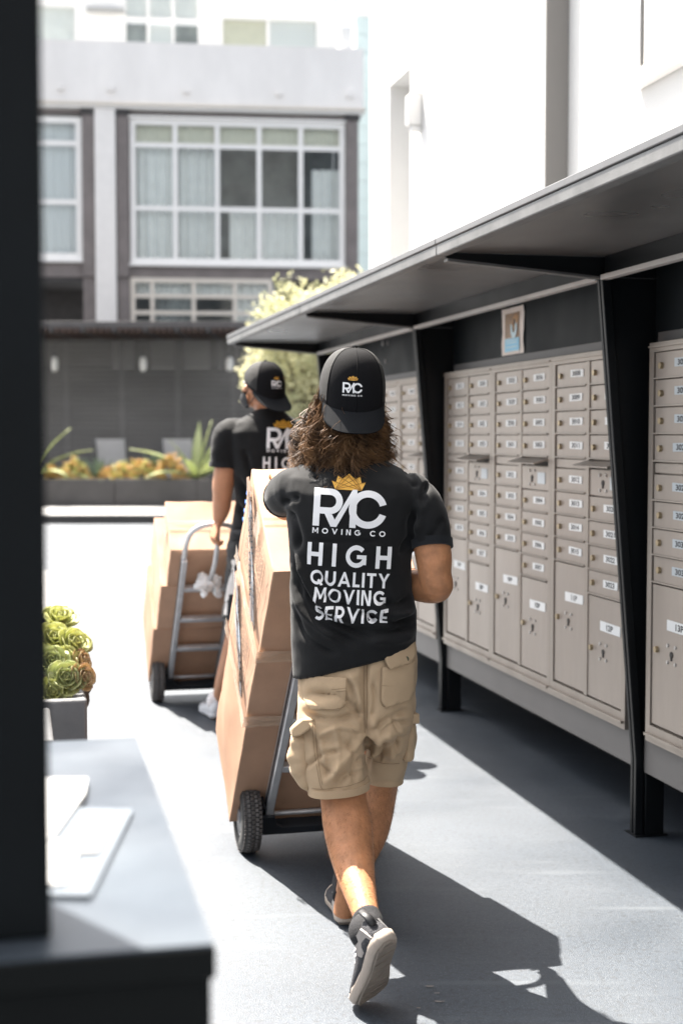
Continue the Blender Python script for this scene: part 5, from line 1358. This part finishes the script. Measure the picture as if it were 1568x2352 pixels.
# khaki cargo shorts
km = MB()
km.loft([TR_(715, 1455, 930, 1440, .085, 4.06, 2.2), TR_(692, 1510, 955, 1480, .108, 4.05, 2.2), TR_(684, 1540, 957, 1510, .124, 4.05, 2.2), TR_(682, 1570, 956, 1570, .132, 4.05, 2.3), TR_(683, 1640, 950, 1640, .130, 4.05, 2.4), TR_(692, 1680, 942, 1680, .118, 4.05, 2.5)])
km.loft([TR_(684, 1600, 842, 1600, .110, 4.03, 2.3), TR_(684, 1690, 842, 1690, .108, 4.01, 2.3), TR_(694, 1760, 846, 1757, .098, 3.99, 2.3), TR_(708, 1820, 848, 1806, .090, 3.975, 2.3)])
km.loft([TR_(826, 1600, 955, 1600, .108, 4.06, 2.3), TR_(830, 1690, 947, 1690, .104, 4.10, 2.3), TR_(833, 1740, 936, 1740, .096, 4.14, 2.3), TR_(836, 1786, 926, 1792, .090, 4.17, 2.3)])
kme = remesh(km, .0055, 4)
noise_disp(kme, 11, .007, 9); noise_disp(kme, 30, .0022, 4)
F = []
def kf(pts, amp, w): F.append((XZ(pts, 3.92), amp, w))
kf([(838, 1500), (837, 1600), (838, 1695)], -.010, .012); kf([(840, 1660), (844, 1730), (846, 1806)], -.006, .010)
kf([(690, 1640), (760, 1652), (835, 1640)], -.008, .010); kf([(700, 1600), (780, 1600), (832, 1655)], -.008, .012); kf([(845, 1690), (900, 1650), (950, 1640)], -.007, .012); kf([(850, 1720), (890, 1690), (930, 1690)], .006, .012)
kf([(740, 1800), (790, 1745), (835, 1690)], .008, .012); kf([(715, 1700), (770, 1700), (830, 1720)], -.005, .014); kf([(755, 1815), (810, 1760), (840, 1740)], -.006, .012); kf([(855, 1780), (890, 1740), (925, 1720)], -.006, .010); kf([(700, 1670), (740, 1740), (760, 1800)], -.006, .012); kf([(850, 1640), (870, 1700), (860, 1770)], .006, .012)
kf([(800, 1545), (820, 1580), (836, 1640)], .005, .01); kf([(880, 1660), (900, 1720), (905, 1780)], .005, .014)
for q_, a_, w_ in [([(690, 1770), (740, 1730), (790, 1720)], -.006, .007), ([(730, 1690), (780, 1670), (832, 1680)], .006, .008), ([(725, 1745), (775, 1775), (840, 1770)], -.005, .007), ([(870, 1690), (905, 1665), (948, 1670)], -.006, .007), ([(850, 1745), (885, 1755), (930, 1740)], .005, .008), ([(855, 1560), (862, 1610), (850, 1660)], -.005, .007), ([(800, 1560), (815, 1610), (826, 1660)], -.006, .007), ([(705, 1645), (735, 1700), (750, 1770)], .006, .008), ([(800, 1700), (815, 1750), (812, 1800)], -.006, .008), ([(765, 1660), (778, 1720), (770, 1790)], .005, .009), ([(875, 1700), (880, 1740), (872, 1780)], -.006, .007), ([(905, 1640), (915, 1700), (910, 1770)], -.005, .007)]: kf(q_, a_, w_)
folds(kme, F)
shorts1 = link('cargo_shorts', kme, 'khaki', p1); tk = bvh(kme)
def pdrape(pts, off, nm, mt, par, thick=.0035, Y=3.9, ml=.014):
    q = [at_y(x, y, Y) for x, y in pts]; sh_ = ([(p.x, p.z) for p in q], [tuple(range(len(q)))])
    me = drape(sh_, tk, (0, 3.3, 0), Vector((1, 0, 0)), Vector((0, 0, 1)), (0, 1, 0), off, ml, nm)
    o = link(nm, me, mt, par); so = o.modifiers.new('solid', 'SOLIDIFY'); so.thickness = thick; so.offset = -1; return o
def seam(pts, par, off=.004, r=.00065, nm='stitching', mt='stitch', Y=3.9, dash=False):
    q = [at_y(x, y, Y) for x, y in pts]; q = catmull([(p.x, p.z) for p in q], 8); out = []
    for x, z in q:
        h = tk.ray_cast(Vector((x, 3.3, z)), Vector((0, 1, 0)), 5)
        if h[0] is not None: out.append(h[0] + Vector((0, -off, 0)))
    if len(out) > 2: m = MB(); m.tube(out, r, 5); m.build(nm, mt, par, smooth=True)
pk = pdrape([(877, 1538), (955, 1528), (952, 1600), (944, 1618), (885, 1630), (873, 1612)], .004, 'back_pocket', 'khaki', shorts1)
seam([(879, 1545), (875, 1610), (887, 1627), (942, 1616), (950, 1598), (953, 1535)], pk, .0075); seam([(877, 1578), (915, 1580), (951, 1566)], pk, .0075)
fp = pdrape([(880, 1505), (951, 1487), (953, 1513), (942, 1530), (893, 1543), (884, 1528)], .010, 'pocket_flap', 'khaki', shorts1, .005)
seam([(885, 1512), (888, 1528), (896, 1538), (945, 1525), (957, 1512)], fp, .0155)
bp_ = at_y(935, 1521, 3.9); h_ = tk.ray_cast(Vector((bp_.x, 3.3, bp_.z)), Vector((0, 1, 0)), 5)[0]
if h_ is not None: m = MB(); m.tube([h_ + Vector((0, -.010, 0)), h_ + Vector((0, -.0165, 0))], [.0085, .0075], 14); m.build('button', 'button', fp, smooth=True, sharp=40)
pk2 = pdrape([(696, 1560), (797, 1560), (795, 1618), (780, 1632), (712, 1634), (699, 1620)], .004, 'back_pocket', 'khaki', shorts1)
seam([(698, 1562), (701, 1618), (714, 1631), (778, 1629), (793, 1615), (795, 1562)], pk2, .0075); seam([(699, 1582), (745, 1588), (795, 1582)], pk2, .0075); seam([(699, 1588), (745, 1594), (795, 1588)], pk2, .0075)
seam([(836, 1490), (836, 1600), (838, 1690)], shorts1, .003); seam([(843, 1490), (843, 1600), (842, 1680)], shorts1, .003)
seam([(716, 1814), (780, 1806), (844, 1795)], shorts1, .003); seam([(846, 1776), (885, 1781), (922, 1783)], shorts1, .003)
seam([(716, 1660), (722, 1730), (735, 1800), (742, 1812)], shorts1, .003); seam([(722, 1660), (728, 1730), (740, 1800)], shorts1, .003)
seam([(710, 1500), (760, 1512), (836, 1500)], shorts1, .003); seam([(845, 1498), (900, 1486), (955, 1472)], shorts1, .003)
# rolled hems
def hem(x0, y0, x1, y1, d, Y):
    m = MB(); m.loft([TR_(x0, y0 - 17, x1, y1 - 17, d + .004, Y, 2.3), TR_(x0, y0, x1, y1, d + .003, Y, 2.3)]); return m
hem(707, 1822, 849, 1808, .091, 3.975).build('hem', 'khaki', shorts1, smooth=True, sharp=60); hem(836, 1788, 926, 1793, .090, 4.17).build('hem', 'khaki', shorts1, smooth=True, sharp=60)
# bulging cargo pockets
def cargo(c, pts_prof, nm, Y):
    m = MB(); rings = []
    for x0, x1, y, dep in pts_prof: rings.append(TR_(x0, y, x1, y, dep, Y, 2.4, 24))
    m.loft(rings); me = remesh(m, .006, 3); noise_disp(me, 26, .010, 3); return link(nm, me, 'khaki', shorts1)
cp = cargo(0, [(676, 716, 1675, .035), (666, 718, 1700, .05), (662, 722, 1735, .056), (664, 726, 1770, .052), (684, 732, 1800, .040), (706, 738, 1817, .03)], 'cargo_pocket', 3.985)
m = MB(); q = [at_y(x, y, Y) for x, y, Y in ((668, 1672, 3.92), (694, 1650, 3.925), (722, 1650, 3.92), (716, 1672, 3.915), (690, 1690, 3.91), (672, 1694, 3.915))]; q2 = [at_y(x, y, Y) for x, y, Y in ((664, 1674, 4.03), (690, 1646, 4.04), (716, 1645, 4.04), (712, 1668, 4.03), (686, 1686, 4.03), (668, 1690, 4.03))]
m.add(q + q2, [tuple(range(6)), tuple(range(6, 12))[::-1]] + [(i, (i + 1) % 6, 6 + (i + 1) % 6, 6 + i) for i in range(6)]); m.build('cargo_flap', 'khaki', cp, bevel=.006)
cp2 = cargo(0, [(930, 952, 1642, .03), (928, 957, 1665, .045), (926, 954, 1700, .045), (922, 946, 1742, .035)], 'cargo_pocket', 4.09)
m = MB(); q = at_y(944, 1648, 4.045); m.box(q, (.035, .05, .030), rotz(.3)); m.build('cargo_flap', 'khaki', cp2, bevel=.005)

# shoes
th_ = Vector((at_z(846, 2306).x, 3.672, -.004)); hh_ = at_y(893, 2163, 3.50)
so1, X1 = shoe(hh_, th_, (-.62, .62, .45), p1, 'shoe_knit', 'shoe_dark', 'sole_white', 'sole_under', .118)
an = at_y(846, 2118, 3.64)
m = MB(); m.limb([(*at_y(840, 2104, 3.655), .0375), (*at_y(848, 2126, 3.622), .0385), (*X1(0, .060, .085), .040), (*X1(0, .075, .050), .036)], 16); m.build('sock', 'sock', so1, smooth=True)
h2 = at_z(797, 2130); h2.z = .003
so2, X2 = shoe(h2 + Vector((0, .0, 0)), h2 + Vector((-.030, .275, 0)), Z3, p1, 'shoe_knit', 'shoe_dark', 'sole_white', 'sole_under', .10)
m = MB(); m.limb([(*at_y(793, 2062, 4.28), .039), (*X2(0, .07, .12), .039), (*X2(0, .08, .07), .036)], 16); m.build('sock', 'sock', so2, smooth=True)

make_cap(hp, HM1, 1.02, p1, logo_dx=-.012, drop=.046, brim_len=.066, brim_slope=.80)

# hair
rn = np.random.default_rng(11)
hx = lambda x, y, z: hp + HM1 @ Vector((x, y, z))
und = MB(); und.loft([ring(hx(0, -.012, z), HM1 @ Vector((1, 0, 0)), HM1 @ Vector((0, 1, 0)), rx, ry, 32) for z, rx, ry in ((.02, .080, .094), (-.03, .080, .090), (-.09, .088, .084), (-.15, .096, .080), (-.185, .080, .060))])
ume = remesh(und, .008, 2); noise_disp(ume, 40, .012, 1)
hair = MB()
def strand(a, jr, seed_phase, wavy, ln, flare, rad, curl):
    """a: direction round the head from the back (0) to the sides"""
    a2 = a + jr[0]; pts = []; N = 15
    r0x, r0y = .083, .095
    back = math.exp(-(a2 / 1.18) ** 6); z0 = -.010 - .062 * back + jr[1] * .3; drop_ = ln - .056 * back; r0y = .095 - .016 * back
    for k in range(N + 1):
        f = k / N
        spread = 1 + (flare - 1) * (f ** 1.25)
        x = r0x * math.sin(a2) * spread - .010 * f; y = -(r0y * math.cos(a2)) * (1 + (flare - 1) * .35 * f) - .008
        y -= (.010 * math.sin(f * math.pi) + .045 * f ** 1.5) * math.cos(a2)
        z = z0 - drop_ * f
        w_ = wavy * (.08 + 1.35 * f ** 1.4); ph = seed_phase + f * curl
        x += w_ * math.sin(ph) * math.cos(a2) + jr[2] * f; x += w_ * .85 * math.sin(ph * 1.07 + .6) * abs(math.sin(a2)) * (1 if a2 > 0 else -1); y += w_ * math.sin(ph) * math.sin(a2) * .8 - w_ * .7 * math.cos(ph * 1.1) * math.cos(a2) + jr[3] * f
        pts.append(hx(x, y, z + .25 * w_ * math.sin(ph * .9)))
    return pts
NC = 150
for cidx in range(NC):
    a = -2.35 + 4.7 * (cidx + rn.random()) / NC
    left = max(0, -math.sin(a)); cen = math.exp(-(a / .45) ** 2)
    ln = .212 + .050 * cen + rn.normal() * .028 - .012 * abs(math.sin(a)); fl = 1.10 + .36 * left + .07 * rn.normal(); ph = rn.random() * 6.28; wv = .020 + .018 * rn.random(); cu = 8 + 7 * rn.random()
    jx = rn.normal() * .012; jy = rn.normal() * .012
    for k in range(34):
        jr = (rn.normal() * .028, rn.normal() * .05, jx + rn.normal() * .003, jy + rn.normal() * .004)
        pts = strand(a, jr, ph + rn.normal() * .12, wv * (1 + .2 * rn.normal()), ln * (1 + .10 * rn.normal()), fl * (1 + .03 * rn.normal()), 0, cu)
        hair.tube(pts, [.0012] * 11 + [.0011, .0009, .0007, .0005, .0003], 3, cap=False)
for k in range(90):
    a = rn.uniform(-2.3, 2.3); pts = strand(a, (rn.normal() * .1, rn.normal() * .1, rn.normal() * .012 + .010 * math.copysign(1, math.sin(a)), rn.normal() * .015), rn.random() * 6, .024, .14 + .08 * rn.random(), 1.35 + .2 * rn.random(), 0, 12)
    hair.tube(pts, .0006, 3, cap=False)
hme = bpy.data.meshes.new('hair'); hme.from_pydata(hair.v, [], hair.f); hme.update(); hme.polygons.foreach_set('use_smooth', [True] * len(hme.polygons))
ho = link('hair', ume, 'hair', p1)
stuff(link('hair_strands', hme, 'hair', ho))

# ------------------------------------------------------------------ the masked mover
Y2 = 7.0
P2B = at_y(606, 1400, Y2); P2B.z = 0
p2 = thing('person', 'person in a face mask and black cap pulling the far hand truck', 'person', P2B)
h2p = at_y(606, 884, 6.98); YAW2 = R(60); HM2 = rotz(YAW2) @ Matrix.Rotation(R(4), 3, 'X')
BY = R(16); bx = Vector((math.cos(BY), math.sin(BY), 0)); by = Vector((-math.sin(BY), math.cos(BY), 0))
b2 = MB(); head_into(b2, h2p, HM2, 1.02)
b2.limb([(*(h2p + Vector((.0, -.01, -.06))), .058), (*at_y(612, 935, 7.0), .060), (*at_y(614, 965, 7.02), .075)], 18)
def R2(x0, x1, y, dep, Y=Y2, n=40, e=2.3):
    a, b = at_y(x0, y, Y), at_y(x1, y, Y); return ring((a + b) / 2, bx, by, (b - a).length / 2, dep, n, e)
b2.loft([R2(562, 668, 1260, .085), R2(566, 664, 1150, .070), R2(562, 668, 1040, .075), R2(570, 660, 990, .06), R2(594, 636, 950, .055)])
gp = A2 + M2 @ Vector((0, -.062, 1.352))
lw = at_y(502, 1196, 7.07)
b2.limb([J(545, 1008, 6.99, .050), J(522, 1060, 6.98, .054), J(513, 1110, 6.99, .054), J(511, 1140, 7.0, .048), J(509, 1165, 7.03, .046), J(505, 1185, 7.05, .036), (lw.x, lw.y, lw.z, .029)], 20)
hf = (gp - lw).normalized()
hand_into(b2, lw, (hf + Vector((-.15, 0, -.3))).normalized(), (.55, .55, -.45), (-.35, .85, .1), 1.05, size=1.12)
b2.limb([J(680, 1008, 7.02, .050), J(700, 1080, 6.98, .055), J(704, 1150, 6.92, .046), J(690, 1210, 6.80, .040), J(676, 1240, 6.72, .030)], 18)
hand_into(b2, at_y(676, 1242, 6.71), (-.3, -.3, -.9), (-.6, .6, 0), (-.5, -.6, .3), .5)
b2.limb([J(572, 1270, 7.0, .080), J(556, 1370, 7.10, .070), J(545, 1450, 7.20, .058), J(534, 1500, 7.28, .056), J(512, 1570, 7.42, .044), J(505, 1612, 7.50, .036), J(504, 1630, 7.52, .036)], 20)
b2.limb([J(648, 1270, 7.0, .080), J(645, 1380, 6.95, .068), J(640, 1450, 6.92, .062), J(640, 1510, 6.86, .060), J(640, 1620, 6.74, .042), J(640, 1680, 6.70, .036)], 20)
bm2 = remesh(b2, .0048, 4); link('body', bm2, 'skin_light', p2)
for s in (-1, 1):
    m = MB(); m.ell(h2p + HM2 @ Vector((s * .033, .085, .006)), (.0115,) * 3, None, 12, 8); ey_ = m.build('eye', 'eye_white', p2, smooth=True)
    m = MB(); m.ell(h2p + HM2 @ Vector((s * .033, .0955, .006)), (.005, .0025, .005), HM2, 10, 6); m.build('iris', 'iris', ey_, smooth=True)
# short hair under the cap
m = MB(); m.ell(h2p + HM2 @ Vector((0, -.022, .02)), (.074, .086, .080), HM2, 24, 14); hm = m.mesh('hair', True); hc = coords(hm)
loc = (hc - np.array(h2p)) @ np.array(HM2); keep = [p.vertices[:] for p in hm.polygons if all(loc[v][2] > -.035 and loc[v][1] < .02 for v in p.vertices)]
me = bpy.data.meshes.new('short_hair'); me.from_pydata([tuple(v) for v in hc], [], keep); me.update(); link('short_hair', me, 'hair', p2)
# face mask and ear loops
vs = []; nu, nv = 18, 10
for j in range(nv + 1):
    for i in range(nu + 1):
        t = (-1 + 2 * i / nu) * 1.22; g_ = j / nv; zc = -.040 - .080 * g_
        r_ = .086 + .022 * math.sin(g_ * math.pi) * math.exp(-(t / .6) ** 2) - .016 * g_
        vs.append(h2p + HM2 @ Vector((r_ * .86 * math.sin(t), r_ * 1.06 * math.cos(t) + .022, zc + .012 * abs(t) * (1 - 2 * g_) * -.6)))
m = MB(); m.add(vs, [(j * (nu + 1) + i, j * (nu + 1) + i + 1, (j + 1) * (nu + 1) + i + 1, (j + 1) * (nu + 1) + i) for j in range(nv) for i in range(nu)])
mk = m.build('face_mask', 'mask_black', p2, smooth=True)
for s in (-1, 1):
    e0 = h2p + HM2 @ Vector((s * .066, .062, -.050)); e1 = h2p + HM2 @ Vector((s * .087, .0, .022)); e2 = h2p + HM2 @ Vector((s * .090, -.030, .010)); e3 = h2p + HM2 @ Vector((s * .086, -.026, -.03)); e4 = h2p + HM2 @ Vector((s * .062, .045, -.108))
    m = MB(); m.tube(catmull([e0, e1, e2, e3, e4], 5), .0024, 6); m.build('ear_loop', 'mask_black', mk, smooth=True)
make_cap(h2p, rotz(R(34)) @ Matrix.Rotation(R(4), 3, 'X'), 1.03, p2, logo_dx=.004, drop=.055, brim_len=.082, brim_slope=.62, lift=.066)

s2 = MB()
s2.loft([R2(524, 700, 1240, .135), R2(532, 698, 1200, .130), R2(540, 694, 1140, .122), R2(537, 697, 1080, .128), R2(524, 706, 1030, .130), R2(520, 708, 995, .118), R2(540, 692, 970, .092), R2(570, 662, 950, .072), R2(586, 645, 938, .062)])
s2.limb([J(560, 1000, 7.0, .080), J(530, 1002, 6.98, .080), J(518, 1035, 6.98, .077), J(514, 1072, 6.98, .071)], 24)
s2.limb([J(665, 1000, 7.04, .078), J(692, 1002, 7.02, .078), J(700, 1035, 7.0, .072), J(703, 1075, 6.98, .067)], 24)
sm2 = remesh(s2, .007, 4); noise_disp(sm2, 8, .010, 7); noise_disp(sm2, 22, .003, 8)
F = []
def f2(pts, amp, w): F.append((XZ(pts, 6.9), amp, w))
f2([(545, 1090), (570, 1160), (610, 1210)], -.012, .018); f2([(540, 1150), (560, 1190), (600, 1230)], -.012, .016); f2([(560, 1030), (575, 1080), (600, 1110)], -.010, .018); f2([(530, 1215), (580, 1225), (640, 1215)], -.010, .014)
folds(sm2, F)
shirt2 = link('t_shirt', sm2, 'shirt', p2); tr2 = bvh(sm2)
shirt_print(shirt2, tr2, [('crown', 649, 973, 44, 20), ('RAC', 655, 1007, 84, 48), ('MOVING CO', 654, 1036, 82, 7), ('HIGH', 650, 1064, 92, 28)], R(1.5), 6.88, 6.88 / FPX)
cuff([at_y(514.5, 1062, 6.98), at_y(513.8, 1074, 6.98)], .0715, 'sleeve_hem', shirt2)

k2 = MB()
k2.loft([R2(530, 690, 1215, .12), R2(524, 695, 1260, .13), R2(520, 698, 1310, .13)])
k2.loft([R2(520, 615, 1280, .115), R2(515, 600, 1350, .105, 7.06), R2(511, 588, 1418, .095, 7.12)])
k2.loft([R2(600, 697, 1280, .115), R2(602, 692, 1350, .105, 6.98), R2(604, 686, 1420, .10, 6.95)])
km2 = remesh(k2, .008, 4); noise_disp(km2, 9, .014, 4); noise_disp(km2, 26, .004, 6); shorts2 = link('black_shorts', km2, 'shorts_black', p2); tk2 = bvh(km2)
# leaping figure printed on the leg, and the pale side panel
def sil(pts): return [(x, y) for x, y in pts]
fig = [[(536, 1283), (543, 1283), (546, 1290), (542, 1297), (535, 1295), (533, 1288)],
       [(537, 1296), (541, 1297), (537, 1325), (540, 1345), (545, 1362), (540, 1366), (530, 1366), (522, 1370), (517, 1368), (520, 1352), (526, 1330), (531, 1318)],
       [(517, 1368), (525, 1366), (524, 1378), (518, 1388), (514, 1384)], [(540, 1362), (546, 1361), (560, 1378), (556, 1384)],
       [(537, 1376), (552, 1386), (551, 1391), (535, 1382)], [(515, 1388), (522, 1386), (519, 1418), (511, 1418)]]
for q in fig:
    p_ = [at_y(x, y, 6.95) for x, y in q]
    me = drape(([(p.x, p.z) for p in p_], [tuple(range(len(p_)))]), tk2, (0, 6.3, 0), Vector((1, 0, 0)), Vector((0, 0, 1)), (0, 1, 0), .003, .02, 'leg_print'); link('leg_print', me, 'shorts_white', shorts2)
hq = at_z(500, 1655); hq.z = .003
sh2, X3 = shoe(hq, hq + Vector((-.09, .27, 0)), Z3, p2, 'shoe_pale', 'shoe_pale', 'shoe_pale', 'sole_under', .105, pale=True)
m = MB(); m.limb([(*at_y(506, 1606, 7.49), .040), (*X3(0, .07, .10), .040), (*X3(0, .08, .06), .036)], 14); m.build('sock', 'lace', sh2, smooth=True)
hq2 = Vector((at_y(640, 1700, 6.65).x, 6.62, .003)); sh3, X4 = shoe(hq2, hq2 + Vector((-.05, .28, 0)), Z3, p2, 'shoe_pale', 'shoe_pale', 'shoe_pale', 'sole_under', .105, pale=True)
m = MB(); m.limb([(*at_y(640, 1670, 6.71), .040), (*X4(0, .075, .10), .040), (*X4(0, .08, .06), .036)], 14); m.build('sock', 'lace', sh3, smooth=True)
